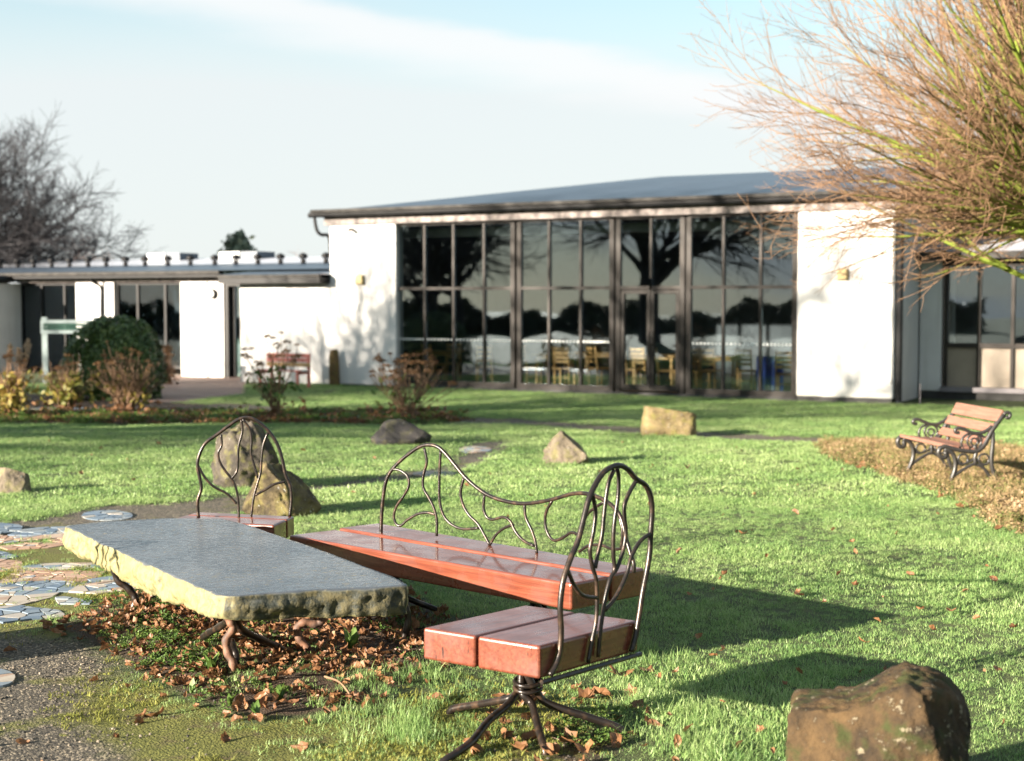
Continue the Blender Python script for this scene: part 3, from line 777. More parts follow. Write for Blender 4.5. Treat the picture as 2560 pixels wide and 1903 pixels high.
stk = obj('garden_stake', MB().tube([p - (0, 0, .1), p + (0, 0, .42)], 0.012, 6), M['grey_panel'], loc=p)
put(stk, 'thin grey stake standing before the white wall of the right wing', 'stake')

# ---- furniture inside the hall
def chair_proto():
    t0 = thing('wooden_chair', 'x', 'chair', (0, 0, 0))
    m = M['pine']
    obj('seat', MB().box((-.2, -.2, .42), (.2, .2, .455)), m, t0)
    for sx in (-1, 1):
        obj('leg', MB().box((sx*.18-.02, -.19, 0), (sx*.18+.02, -.15, .419)), m, t0)
        obj('leg', MB().tube([(sx*.18, .18, 0), (sx*.18, .19, .45), (sx*.17, .25, .95)], .02, 6), m, t0)
    for z in (.6, .7, .8, .9):
        y = .19 + (z - .45) / .5 * .06
        obj('slat', MB().box((-.16, y - .01, z - .03), (.16, y + .01, z + .03)), m, t0)
    obj('stretcher', MB().box((-.16, -.01, .2), (.16, .01, .225)), m, t0)
    return t0
def table_proto():
    t0 = thing('wooden_table', 'x', 'table', (0, 0, 0))
    m = M['pine']
    bevel(obj('tabletop', MB().box((-.55, -.4, .71), (.55, .4, .745)), m, t0), .008)
    obj('apron', MB().box((-.48, -.34, .63), (.48, .34, .709)), m, t0)
    for sx in (-1, 1):
        for sy in (-1, 1):
            obj('leg', MB().box((sx*.45-.03, sy*.31-.03, 0), (sx*.45+.03, sy*.31+.03, .629)), m, t0)
    return t0
FZ = ZB + 0.062
frot = math.atan2(E[1], E[0])
cp_ = chair_proto(); tp_ = table_proto()
bpy.context.view_layer.update()
ALLCH[cp_] = list(cp_.children); ALLCH[tp_] = list(tp_.children)
chairs = [  # photo x of the chair, metres behind the glass, turn, label
 (1085, 1.3, 160, 'pale chair inside behind the dead hydrangea, leftmost in the hall'),
 (1130, 2.0, 20, 'ladder back chair inside behind the third pane of the leftmost bay'),
 (1212, 0.9, 205, 'single wooden chair inside seen whole near the first wide mullion'),
 (1330, 1.2, 100, 'chair inside turned sideways just right of the first wide mullion'),
 (1388, 1.0, 10, 'chair inside pushed up to the table left of the double doors'),
 (1412, 1.1, 185, 'second chair inside before the table left of the double doors'),
 (1500, 1.5, 150, 'chair inside close to the left frame of the double doors'),
 (1578, 1.3, 90, 'chair inside turned sideways behind the left door leaf'),
 (1603, 1.6, 180, 'chair inside facing out behind the left door leaf'),
 (1668, 1.2, 110, 'chair inside behind the right door leaf'),
 (1748, 1.2, 60, 'chair inside right of the doors behind the first pane'),
 (1782, 1.7, 170, 'second chair inside right of the doors, deeper in the room'),
 (1866, 1.9, 185, 'chair inside left of the blue banner with its slats facing out'),
 (1965, 1.0, 190, 'rightmost chair inside beside the blue banner and white wall'),
]
for i, (u, d, rt, lb) in enumerate(chairs):
    o = cp_ if i == 0 else copy_tree(cp_)
    p = F(fs(u, -d), -d, FZ); o.location = p; o.rotation_euler = (0, 0, frot + R(rt))
    put(o, lb, 'chair', 'wooden chairs inside the hall')
tabs = [(1095, 2.4, 'table inside behind the leftmost glazed bay'), (1400, 1.9, 'table inside left of the double doors with chairs drawn up'), (1500, 3.2, 'table inside deep in the room behind the double doors'), (1640, 2.3, 'table inside straight behind the double doors'), (1790, 2.6, 'table inside behind the bay right of the doors')]
for i, (u, d, lb) in enumerate(tabs):
    o = tp_ if i == 0 else copy_tree(tp_)
    o.location = F(fs(u, -d), -d, FZ); o.rotation_euler = (0, 0, frot + R(3 * i)); put(o, lb, 'table', 'wooden tables inside the hall')
bs = fs(1925, -1.3)
bn = MB(); nn = 14
for k in range(nn + 1):
    for z in (0.0, 0.8):
        bn.v.append(np.array([F(bs - .3 + .6 * k / nn, -1.3 + .05 * math.sin(k * 1.3), FZ + z)])); bn.n += 1
bn.f = [(2*k, 2*k+2, 2*k+3, 2*k+1) for k in range(nn)]
o = obj('blue_banner', bn, M['banner'], loc=F(bs, -1.3, FZ)); so = o.modifiers.new('thick', 'SOLIDIFY'); so.thickness = .02
put(o, 'blue cloth screen standing inside the hall beside the right white wall', 'screen')

# ------------------------------------------------------------------ stone table
ZTAB = 0.50; ZSEAT = 0.44
Z1 = lambda x, y: (100 + x * .4539, 1000 + y * .4539)      # enlargements of the photograph used for tracing
Z2 = lambda x, y: (900 + x * .498, 1080 + y * .498)
Z7 = lambda x, y: (250 + x * .36, 1430 + y * .36)
Z8 = lambda x, y: (1060 + x * .27, 1600 + y * .27)

def noise3(P, sc, seed):
    return fbm(P[:, 0] * sc + P[:, 2] * sc * .7 + seed, P[:, 1] * sc - P[:, 2] * sc * .9, seed, 4) - 0.47
def build_slab(parent):
    cpx = [(164, 1313), (250, 1303), (420, 1294), (553, 1296), (640, 1318), (760, 1362), (900, 1414), (1000, 1452), (1022, 1466), (960, 1472), (800, 1478), (660, 1488), (590, 1494), (545, 1490), (470, 1458), (380, 1416), (270, 1364), (205, 1333)]
    P = np.array([plane_z(u, v, ZTAB)[:2] for u, v in cpx])
    Q = np.vstack([P, P[:1]]); seg = np.linalg.norm(np.diff(Q, axis=0), axis=1); cum = np.concatenate([[0], np.cumsum(seg)])
    n = 460; tt = np.linspace(0, cum[-1], n, endpoint=False)
    per = np.stack([np.interp(tt, cum, Q[:, 0]), np.interp(tt, cum, Q[:, 1])], 1)
    for _ in range(3): per = 0.25 * np.roll(per, 1, 0) + 0.5 * per + 0.25 * np.roll(per, -1, 0)
    cen = per.mean(0)
    tan = np.roll(per, -1, 0) - np.roll(per, 1, 0); tan /= np.linalg.norm(tan, axis=1)[:, None]
    nor = np.stack([tan[:, 1], -tan[:, 0]], 1)
    if np.mean(np.sum(nor * (per - cen), 1)) < 0: nor = -nor
    rough = (fbm(tt * 6, tt * 0, 5, 4) - .47)
    mb = MB(); rings = []
    # top rings from the centre out, then down the cleft side
    for k in np.concatenate([np.linspace(0, .9, 14), [.94, .97]]):
        q = cen + (per - cen) * k
        z = ZTAB + (vnoise(q[:, 0] * 1.4, q[:, 1] * 1.4, 2) - .45) * 0.008
        rings.append(np.column_stack([q, z]))
    depth = [0.0, .008, .022, .038, .055, .072, .088, .10, .11]
    thick = 0.118 + 0.04 * (fbm(tt * 3.2, tt * 0 + 3, 8, 4) - .45) * 2 + np.where(np.abs(tt - 0) < .1, 0.0, 0)
    for j, d in enumerate(depth):
        fr = d / 0.11
        o = 0.012 * math.sin(min(1, fr * 2.2) * 1.5) - 0.05 * max(0, fr - .72) ** 1.2
        ns = (fbm(tt * 9, np.full(n, fr * 2.4), 21, 4) - .47) * 0.06 * min(1, fr * 5 + .1) + (fbm(tt * 40, np.full(n, fr * 3), 33, 2) - .37) * 0.034 * min(1, fr * 4)
        q = per + nor * (o + rough * .02 + ns)[:, None]
        rings.append(np.column_stack([q, ZTAB - 0.004 * (j > 0) - fr * thick + (vnoise(q[:, 0] * 1.4, q[:, 1] * 1.4, 2) - .45) * 0.008]))
    for k in (0.9, 0.5, 0.0):
        q = cen + (per - cen) * k
        rings.append(np.column_stack([q, ZTAB - thick - 0.004 + 0.01 * (fbm(q[:, 0] * 6, q[:, 1] * 6, 14, 3) - .5)]))
    V = np.concatenate(rings); f = []
    for r in range(len(rings) - 1):
        for i in range(n):
            k = (i + 1) % n; f.append((r*n+i, (r+1)*n+i, (r+1)*n+k, r*n+k))
    mb.add(V, f)
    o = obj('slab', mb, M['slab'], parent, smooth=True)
    m = o.modifiers.new('w', 'WELD'); m.merge_threshold = 1e-5
    return o
tb = thing('stone_table', 'rough stone slab table on twisted iron legs above a bed of fallen leaves', 'table', (-1.55, 7.2, 0))
build_slab(tb)
def leg(name, mat, parent, pts, r, n=9):
    """pts: (u, v, depth)"""
    P = spline([at_depth(u, v, y) for (u, v, y) in pts], 6)
    rr = r * (1 + 0.10 * np.sin(np.arange(len(P)) * 1.1)) 
    return obj(name, MB().tube(P, rr, n), mat, parent, smooth=True)
q7 = lambda x, y, d: (*Z7(x, y), d)
leg('leg', M['iron'], tb, [(282, 1385, 8.1), (286, 1420, 8.1), (295, 1450, 8.1), (322, 1472, 8.1), (338, 1495, 8.1), (335, 1518, 8.1), (330, 1545, 8.12)], .021)
leg('leg', M['rust'], tb, [q7(865, 285, 6.72), q7(905, 345, 6.72), q7(925, 395, 6.72), q7(878, 470, 6.72), q7(888, 560, 6.71), q7(925, 640, 6.7), q7(910, 740, 6.69), q7(900, 790, 6.69)], .020)
leg('leg', M['iron'], tb, [q7(905, 470, 6.8), q7(940, 560, 6.8), q7(945, 620, 6.79), q7(930, 720, 6.79)], .017)
leg('leg', M['rust'], tb, [q7(1560, 250, 7.15), q7(1545, 330, 7.15), q7(1500, 362, 7.15), q7(1420, 350, 7.14), q7(1372, 388, 7.14), q7(1385, 460, 7.14), q7(1440, 530, 7.14), q7(1480, 600, 7.14)], .020)
leg('leg', M['iron'], tb, [q7(940, 300, 6.75), q7(980, 395, 6.8), q7(1100, 460, 6.9), q7(1220, 515, 7.0), q7(1330, 575, 7.08), q7(1390, 610, 7.1)], .019)
leg('leg', M['iron'], tb, [q7(900, 320, 6.8), q7(850, 370, 6.95), q7(765, 418, 7.1), q7(720, 450, 7.2)], .018)
leg('leg', M['iron'], tb, [(1002, 1490, 7.3), (1015, 1520, 7.3), (1020, 1560, 7.3), (1000, 1625, 7.3)], .018)
leg('leg', M['iron'], tb, [(640, 1380, 8.5), (620, 1420, 8.5), (650, 1460, 8.5), (640, 1520, 8.5)], .018)

# ------------------------------------------------------------------ timber seats with iron backs
def quad_plank(mb, a, b, c, d, z0, z1):
    return mb.hexa([(*a[:2], z0), (*b[:2], z0), (*c[:2], z0), (*d[:2], z0), (*a[:2], z1), (*b[:2], z1), (*c[:2], z1), (*d[:2], z1)])
def planks(parent, FL, FR, BR, BL, split, gap, th, mat, zs=(0.0, 0.0)):
    """two planks, front and back, lying along FL-FR"""
    FL, FR, BR, BL = [np.array(p[:2]) for p in (FL, FR, BR, BL)]
    ml, mr = FL + (BL - FL) * split, FR + (BR - FR) * split
    gl_, gr_ = (BL - FL) / np.linalg.norm(BL - FL) * gap / 2, (BR - FR) / np.linalg.norm(BR - FR) * gap / 2
    out = []
    for k, (a, b, c, d) in enumerate(((FL, FR, mr - gr_, ml - gl_), (ml + gl_, mr + gr_, BR, BL))):
        o = obj('plank', quad_plank(MB(), a, b, c, d, ZSEAT - th, ZSEAT + zs[k]), mat, parent)
        bevel(o, 0.012, 3); out.append(o)
    return out
def trace_tubes(parent, conv, lines, p0, e, surf=None, r_out=.0105, r_in=.0078, mat=None):
    for i, ln in enumerate(lines):
        pts = []
        for (x, y) in ln:
            u, v = conv(x, y); p = on_vplane(u, v, p0, e)
            if surf is not None:
                for _ in range(4):
                    s = float(np.dot(p[:2] - np.array(surf['o']), surf['e1']))
                    p = on_vplane(u, v, surf['o'] + surf['e2'] * surf['t'](s), e)
            pts.append(p)
        r = r_out if i == 0 else r_in
        obj('back_tube' if i else 'back_hoop', MB().tube(spline(pts, 5), r, 8), mat or M['iron'], parent, smooth=True)
def pedestal(parent, c, ztop, feet, seed=0, zneck=0.16):
    """bundle of twisted bars under the seat that splays into four feet"""
    rs = random.Random(seed); c = np.array(c[:2])
    for k, ft in enumerate(feet):
        a = k * math.pi / 2 + .5
        P = []
        for q in range(5):
            zz = ztop - (ztop - zneck) * q / 4; rad = .045 - .018 * math.sin(q / 4 * math.pi); an = a + q * .55
            P.append(np.array([c[0] + rad * math.cos(an), c[1] + rad * math.sin(an), zz]))
        f = np.array(ft, float); d = f[:2] - c
        side = np.array([-d[1], d[0]]) * rs.uniform(-.10, .10)
        for tt, hz in ((.18, .80), (.42, .58), (.68, .36), (.88, .20), (.98, .05)):
            pp = c + d * tt + side * math.sin(tt * 6)
            P.append(np.array([pp[0], pp[1], f[2] + zneck * hz]))
        P.append(np.array([f[0], f[1], f[2] - .06]))
        obj('leg', MB().tube(spline(P, 5), .0165, 8), M['iron'], parent, smooth=True)
    ring = MB()
    for z in (zneck + .02, zneck + .045):
        P = [(c[0] + .055 * math.cos(a), c[1] + .055 * math.sin(a), z + .008 * math.sin(a)) for a in np.linspace(0, 2 * math.pi, 18)]
        ring.tube(P, .009, 6)
    obj('binding_ring', ring, M['iron'], parent, smooth=True)
    obj('mount_plate', MB().box((c[0] - .11, c[1] - .11, ztop - .004), (c[0] + .11, c[1] + .11, ztop + .006)), M['iron'], parent)

# near seat
S = [plane_z(*Z2(x, y), ZSEAT) for (x, y) in ((315, 982), (830, 868), (1398, 946), (900, 1076))]   # FL, BL, BR, FR
near = thing('timber_chair', 'nearest seat with two thick reddish planks and arched iron tube back, in front', 'seat', (0.08, 5.87, 0), 'matching iron and timber seats around the stone table')
M['timber_near'] = timber('wet_red_timber_near', (0.095, 0.025, 0.015), (0.185, 0.054, 0.030), 0.20, (S[1] - S[0])[:2])
# planks run from the front-left end face to the back; the split is half way across
planks(near, S[0], S[1], S[2], S[3], 0.47, 0.012, 0.128, M['timber_near'])
e = (S[2] - S[3])[:2]; e = e / np.linalg.norm(e); nout = np.array([e[1], -e[0]])
p0 = S[3][:2] + nout * 0.016
NEAR_TUBES = [
 [(955,1222),(985,1165),(1003,1100),(1010,1000),(1005,880),(1020,750),(1055,640),(1090,560),(1115,470),(1132,400),(1155,320),(1190,250),(1230,197),(1290,168),(1340,185),(1385,235),(1430,265),(1458,320),(1466,400),(1460,500),(1455,600),(1440,700),(1420,800),(1405,900),(1385,1020),(1362,1105)],
 [(1290,175),(1298,230),(1295,330),(1280,430),(1272,520),(1272,620),(1278,690),(1255,740),(1232,830),(1218,920),(1207,1000),(1196,1130)],
 [(1275,190),(1250,250),(1235,330),(1225,420),(1215,520),(1195,610),(1180,685)],
 [(1165,300),(1182,400),(1172,500),(1155,590),(1165,670),(1185,740),(1190,840),(1185,950),(1165,1050),(1145,1160)],
 [(1390,240),(1360,290),(1330,360),(1328,430),(1335,500),(1325,580),(1300,660),(1278,705)],
 [(1458,510),(1410,545),(1375,600),(1355,650),(1340,710),(1310,780),(1270,850),(1228,895)],
 [(1045,700),(1075,770),(1110,815),(1150,830),(1190,830)]]
trace_tubes(near, Z2, NEAR_TUBES, p0, e, r_out=.0115, r_in=.0085)
obj('under_frame', MB().tube([(*(S[3][:2] + nout * .012), ZSEAT - .137), (*(S[2][:2] + nout * .012), ZSEAT - .137)], .010, 6), M['iron'], near)
gf = lambda u, v: gpt(u, v)
feet = [gf(1092, 1915), gf(1365, 1886), gf(1562, 1832), gf(1120, 1782)]
pedestal(near, (0.065, 5.86), ZSEAT - .134, feet, 3)

# far seat
T = {k: plane_z(*Z1(*p), ZSEAT) for k, p in dict(FR=(1288, 690), BR=(1402, 641), BL=(868, 616)).items()}
T['FL'] = T['FR'] + (T['BL'] - T['BR']) * 1.05
far = thing('timber_chair', 'far seat with leaf shaped iron tube back before the two upright boulders', 'seat', (-1.65, 8.9, 0), 'matching iron and timber seats around the stone table')
M['timber_far'] = timber('wet_red_timber_far', (0.095, 0.025, 0.015), (0.185, 0.054, 0.030), 0.2, (T['FR'] - T['FL'])[:2])
planks(far, T['FL'], T['FR'], T['BR'], T['BL'], 0.62, 0.012, 0.115, M['timber_far'])
a = plane_z(*Z1(873, 648), ZSEAT); b = plane_z(*Z1(1375, 640), ZSEAT)
e = (b - a)[:2]; e /= np.linalg.norm(e)
FAR_TUBES = [
 [(873,650),(868,560),(888,490),(880,430),(868,370),(875,310),(910,240),(970,195),(1030,150),(1100,105),(1160,100),(1220,135),(1270,185),(1310,250),(1335,330),(1352,410),(1380,480),(1385,560),(1375,642)],
 [(1108,108),(1115,170),(1095,250),(1090,320),(1085,390),(1055,435)],
 [(998,190),(1000,250),(982,290),(990,340),(1020,390),(1055,435),(1080,490),(1092,560),(1096,668)],
 [(872,365),(910,430),(960,480),(1020,510),(1060,545),(1082,572)],
 [(1115,105),(1155,160),(1165,220),(1162,290),(1180,360),(1200,430)],
 [(1255,180),(1230,250),(1220,330),(1215,400),(1195,470),(1175,550),(1160,668)],
 [(1352,450),(1290,465),(1240,495),(1185,525)]]
trace_tubes(far, Z1, FAR_TUBES, a[:2], e)
cc = (T['FL'] + T['BR'])[:2] / 2
pedestal(far, cc, ZSEAT - .12, [(cc[0] + dx, cc[1] + dy, float(gz(cc[0] + dx, cc[1] + dy))) for dx, dy in ((-.3, -.2), (.3, -.25), (.32, .25), (-.28, .28))], 5)

# long bench
Bq = {k: plane_z(u, v, ZSEAT) for k, (u, v) in dict(FL=(722, 1338), FR=(1428, 1459), BR=(1612, 1424), BL=(945, 1311)).items()}
bench = thing('garden_bench', 'long reddish timber bench with wavy iron tube back right of the stone table', 'bench', (-0.2, 7.6, 0))
e1 = (Bq['FR'] - Bq['FL'])[:2]; e1 /= np.linalg.norm(e1); e2 = np.array([-e1[1], e1[0]])
M['timber_bench'] = timber('wet_red_timber_bench', (0.095, 0.025, 0.015), (0.185, 0.054, 0.030), 0.17, e1)
pk = planks(bench, Bq['FL'], Bq['FR'], Bq['BR'], Bq['BL'], 0.53, 0.022, 0.128, M['timber_bench'], (0.0, 0.008))
surf = dict(o=Bq['FL'][:2], e1=e1, e2=e2, t=lambda s: 0.475 - 0.10 * ((s - 1.2) / .85) ** 2)
BENCH_TUBES = [
 [(105,525),(108,430),(115,340),(130,250),(160,190),(220,130),(290,80),(340,65),(390,75),(430,110),(480,170),(530,230),(600,290),(660,325),(740,350),(820,360),(900,352),(980,335),(1060,312),(1120,308),(1180,322),(1240,350),(1285,390),(1310,430),(1325,480),(1338,540),(1358,610),(1374,660),(1374,706)],
 [(160,185),(205,195),(240,225),(245,270),(220,320),(185,370),(170,420),(180,460),(205,470),(240,440),(290,412),(340,405),(378,415)],
 [(322,80),(335,150),(318,220),(318,280),(345,330),(370,380),(385,440),(385,522)],
 [(405,95),(400,180),(398,260),(400,350),(420,420),(460,465),(520,487),(598,482)],
 [(522,228),(505,300),(515,360),(545,415),(590,460),(620,510),(652,570)],
 [(625,315),(620,380),(635,425),(665,440),(720,428),(755,450),(780,500),(820,545),(874,572)],
 [(770,465),(720,485),(680,520),(652,566)],
 [(825,362),(832,430),(860,490),(880,550),(888,610)],
 [(965,345),(935,400),(930,460),(945,515),(975,545),(1020,530),(1060,505),(1095,510),(1115,470),(1140,415),(1180,380),(1225,352)],
 [(1100,600),(1150,570),(1210,568),(1260,585),(1310,585),(1338,555)],
 [(1300,420),(1318,500),(1310,585)]]
trace_tubes(bench, Z2, BENCH_TUBES, surf['o'] + e2 * .45, e1, surf)
for sx, sd in ((0.55, 8), (1.62, 9)):
    c = Bq['FL'][:2] + e1 * sx + e2 * .27
    pedestal(bench, c, ZSEAT - .13, [(*(c + e1 * q * .2 + e2 * w * .2), float(gz(*(c + e1 * q * .2 + e2 * w * .2)))) for q, w in ((-1, -1), (1, -.9), (1, 1), (-1, .9))], sd)

# fourth seat beyond the left edge: it throws the thin bar shadows over the slab
bpy.context.view_layer.update()
out = copy_tree(near)
put(out, 'seat with arched iron back standing outside the picture left of the stone table', 'seat')
out.location = (-3.75, 6.5, float(gz(-3.75, 6.5))); out.rotation_euler = (0, 0, R(255))

# ------------------------------------------------------------------ rocks
def rock(name, label, cat, base, size, seed, mat, planes=(), rz=0.0, shear=0.0, profile=None, lowk=3.0, nplanes=9, rough=.06, group=None, sub=5, sink=.12, box=0.0, parts=None):
    bm = bmesh.new(); bmesh.ops.create_icosphere(bm, subdivisions=sub, radius=1.0)
    V = np.array([v.co[:] for v in bm.verts]); Fc = [tuple(v.index for v in f.verts) for f in bm.faces]; bm.free()
    rs = np.random.default_rng(seed)
    if box: V = V / (np.sum(np.abs(V) ** (2 + 6 * box), 1) ** (1 / (2 + 6 * box)))[:, None]
    for k in range(nplanes):
        n = rs.normal(size=3); n[2] = abs(n[2]) * .8 - .1; n /= np.linalg.norm(n); d = rs.uniform(.62, .86)
        V = V - np.maximum(0, V @ n - d)[:, None] * n[None, :]
    for (nx_, ny_, nz_, d) in planes:
        n = np.array([nx_, ny_, nz_], float); n /= np.linalg.norm(n)
        V = V - np.maximum(0, V @ n - d)[:, None] * n[None, :]
    if profile is not None:
        V[:, 2] = -1 + (V[:, 2] + 1) * np.interp(V[:, 0], *profile)
    lo, hi = V.min(0), V.max(0)
    V = (V - (lo + hi) / 2) / ((hi - lo) / 2)
    D = V / (np.linalg.norm(V, axis=1)[:, None] + 1e-9)
    V = V + D * (noise3(V, 1.7, seed) * rough * lowk + noise3(V, 4.5, seed + 3) * rough * 1.6 + noise3(V, 13, seed + 5) * rough * .8 + noise3(V, 27, seed + 6) * rough * .5)[:, None]
    V = V * np.array(size) / 2
    V[:, 2] += size[2] / 2 - sink + shear * V[:, 0] * (V[:, 2] > 0)
    c, s = math.cos(rz), math.sin(rz)
    V = np.column_stack([V[:, 0] * c - V[:, 1] * s, V[:, 0] * s + V[:, 1] * c, V[:, 2]]) + np.array(base)
    o = obj(name, MB().add(V, Fc), mat, smooth=True, loc=base)
    return put(o, label, cat, group)
def rock_px(name, label, u0, u1, vt, vb, seed, mat, depth=0.75, **kw):
    """width and height measured in the photograph, foot at vb"""
    b = gpt((u0 + u1) / 2, vb); k = b[1] / FPX
    w = (u1 - u0) * k; hgt = (vb - vt) * k; sink = kw.pop('sink', .1)
    return rock(name, label, 'rock', b + (0, w * depth * .4, 0), (w, w * depth, hgt + sink), seed, mat, sink=sink, group='boulders set in the lawn', **kw)
rock_px('boulder', 'tall upright grey boulder behind the back of the far seat', 518, 690, 1056, 1222, 4, M['rock_tall'], .7, planes=((-1, -.35, .1, .6), (.9, .1, .5, .7)), nplanes=6, rough=.14)
rock_px('boulder', 'yellow lichened boulder leaning right behind the far seat', 588, 792, 1160, 1294, 12, M['rock_yellow'], .8, planes=((.75, -.1, .66, .46), (-.85, -.2, .35, .66), (-.1, -1, .2, .66)), nplanes=5, rough=.15)
rock_px('boulder', 'low black boulder with white spots before the dead hydrangea', 924, 1080, 1052, 1114, 21, M['rock_dark'], .8, nplanes=8, rough=.09)
rock_px('boulder', 'pointed grey brown boulder standing alone mid lawn', 1354, 1474, 1080, 1160, 5, M['rock_grey'], .8, planes=((.72, -.1, .7, .5), (-.85, -.2, .5, .6), (0, -1, .1, .66)), nplanes=5, rough=.10)
rock_px('boulder', 'blocky tan boulder with flat top by the narrow path', 1610, 1742, 1014, 1090, 30, M['rock_tan'], .7, planes=((.2, .1, 1, .5),), nplanes=5, box=.6, rough=.09)
rock_px('boulder', 'small grey boulder cut by the left edge of the picture', -40, 60, 1170, 1232, 42, M['rock_grey'], .8, nplanes=8, box=.3)
b = gpt(836, 964)
rock('standing_stone', 'narrow brown standing stone against the white wall', 'rock', b, (.26, .2, .98), 50, M['rock_standing'], nplanes=2, rough=.03, box=.35, sink=.1)
bb = at_depth(2232, 1800, 4.6)
rock('mossy_block', 'large mossy brown stone block in the bottom right corner', 'rock', (bb[0], 4.78, float(gz(bb[0], 4.78))), (.575, .42, .585), 64, M['rock_mossy'], planes=((.9, -.5, .35, 1.12), (-.3, -1, .35, 1.0)), nplanes=0, rough=.085, box=2.2, sink=.06, rz=R(-14), profile=([-1, -.75, -.35, -.05, .3, .55, .8, 1], [.80, .80, .82, .89, 1.0, .98, .92, .82]), sub=6, lowk=.8)

# ------------------------------------------------------------------ mosaic slabs
def clip_half(poly, p, n):
    out = []
    for i in range(len(poly)):
        a, b = poly[i], poly[(i + 1) % len(poly)]
        da, db = np.dot(a - p, n), np.dot(b - p, n)
        if da <= 0: out.append(a)
        if da * db < 0: out.append(a + (b - a) * (da / (da - db)))
    return out
def inset(poly, d):
    P = np.array(poly); c = P.mean(0)
    q = P - c; r = np.linalg.norm(q, axis=1)[:, None]
    return c + q * np.maximum(0.25, (r - d) / np.maximum(r, 1e-6))
def tilemat(name, stops):
    t = NT(name); isl = t.n('ObjectInfo').outputs['Random']
    c = t.ramp(isl, stops, 'CONSTANT'); n = t.noise(9, 5)
    c = t.mix(t.math('MULTIPLY', t.smooth(n, 0.5, 0.8), .5), c, (0.14, 0.13, 0.10))
    return t.done(t.bsdf(c, 0.62, t.bump(t.noise(40, 3), .2, .003), spec=.3))
M['tile_blue'] = tilemat('blue_grey_tiles', [(0, (0.10, 0.14, 0.19)), (.35, (0.14, 0.18, 0.22)), (.7, (0.20, 0.23, 0.25)), (.9, (0.30, 0.28, 0.25))])
M['tile_pink'] = tilemat('salmon_tiles', [(0, (0.31, 0.19, 0.13)), (.35, (0.36, 0.24, 0.17)), (.7, (0.38, 0.29, 0.22)), (.92, (0.22, 0.23, 0.24))])
M['tile_mixed'] = tilemat('white_blue_tiles', [(0, (0.34, 0.30, 0.25)), (.4, (0.15, 0.19, 0.23)), (.75, (0.28, 0.20, 0.15)), (.9, (0.38, 0.35, 0.30))])
M['mortar'] = simple('mossy_mortar', (0.07, 0.068, 0.045), .9, .4, 12)
ZP = lambda x, y: (x * .18157, 1280 + y * .18157)
SLABS = [
 ('blue', [(-500,150),(0,160),(200,180),(270,210),(230,260),(0,285),(-500,280)]), ('blue', [(170,310),(330,250),(560,222),(760,212),(960,215),(960,290),(560,322)]),
 ('pink', [(-500,340),(0,330),(330,345),(560,325),(960,305),(960,345),(560,380),(0,435),(-500,450)]), ('pink', [(680,395),(900,352),(950,430),(760,412)]),
 ('pink', [(20,482),(330,442),(760,428),(850,460),(640,497),(150,522)]), ('blue', [(-500,540),(0,560),(210,615),(0,660),(-500,670)]),
 ('pink', [(-500,690),(0,672),(250,692),(270,810),(0,815),(-500,820)]), ('mixed', [(330,770),(480,732),(760,716),(1390,712),(1300,772),(340,812)]),
 ('pink', [(20,985),(290,832),(640,822),(1370,838),(1290,900),(1100,970),(700,940)]), ('blue', [(-400,1010),(0,1000),(660,957),(1090,985),(850,1100),(620,1100),(0,1072),(-400,1080)]),
 ('mixed', [(-500,1100),(0,1095),(740,1122),(640,1180),(250,1280),(0,1262),(-500,1280)]), ('blue', [(-60,1400),(20,1340),(250,1312),(500,1352),(750,1382),(830,1430),(800,1460),(420,1490),(80,1530),(-60,1500)]),
 ('blue', [(1240,950),(1640,890),(1830,930),(1720,970),(1300,980)]), ('mixed', [(1020,1112),(1200,1002),(1400,978),(1900,992),(2050,1050),(1700,1110),(1350,1135)]),
 ('blue', [(780,1212),(900,1200),(1250,1250),(1200,1290),(830,1280)])]
def mosaic(parent, P, colr, name='mosaic_slab', tile=.085, lift=.006, top=None):
    P = np.array(P); c = P.mean(0)
    z = float(np.max(gz(P[:, 0], P[:, 1]))) + lift if top is None else top
    bed = obj(name, MB().prism(P, z - .06, z - .010), M['mortar'], parent, loc=None if parent else (c[0], c[1], z - .06))
    area = 0.5 * abs(np.dot(P[:, 0], np.roll(P[:, 1], 1)) - np.dot(P[:, 1], np.roll(P[:, 0], 1)))
    n = max(5, int(area / tile ** 2))
    lo, hi = P.min(0), P.max(0); seeds = []
    while len(seeds) < n:
        q = rng.uniform(lo, hi)
        if sdf(P, np.array([q[0]]), np.array([q[1]]))[0] > 0.01: seeds.append(q)
    for i, s0 in enumerate(seeds):
        cell = [p for p in P]
        for j, s1 in enumerate(seeds):
            if i == j: continue
            d = s1 - s0
            if np.dot(d, d) > .5: continue
            cell = clip_half(cell, (s0 + s1) / 2, d)
            if len(cell) < 3: break
        if len(cell) < 3: continue
        cell = inset(cell, .007)
        zz = z + rng.uniform(-.002, .002)
        obj('tile', MB().prism(cell, z - .012, zz), M['tile_' + colr], bed)
    return bed
for colr, px in SLABS:
    P = np.array([plane_z(*ZP(x, y), 0.0)[:2] for x, y in px]); mosaic(GROUND['mosaic_paving'], P.mean(0) + (P - P.mean(0)) * 1.17, colr)
def disc(u, v, ru, rv, colr, label, tile=.09):
    P = [ground_px(u + ru * math.cos(a), v + rv * math.sin(a))[:2] for a in np.arange(18) * 2 * math.pi / 18]
    b = mosaic(None, P, colr, 'stepping_stone', tile)
    put(b, label, 'stepping stone', 'mosaic stepping stones')
disc(268, 1286, 66, 12, 'blue', 'round blue mosaic stepping stone on the tarmac behind the stone table')
disc(-20, 1700, 62, 24, 'mixed', 'white mosaic stepping stone cut by the left edge in the gravel', .08)
disc(1188, 1122, 42, 6, 'mixed', 'pale round stepping stone at the end of the tarmac path')
disc(1085, 1186, 55, 6, 'mixed', 'pale stepping stone on the narrow neck of the tarmac path')
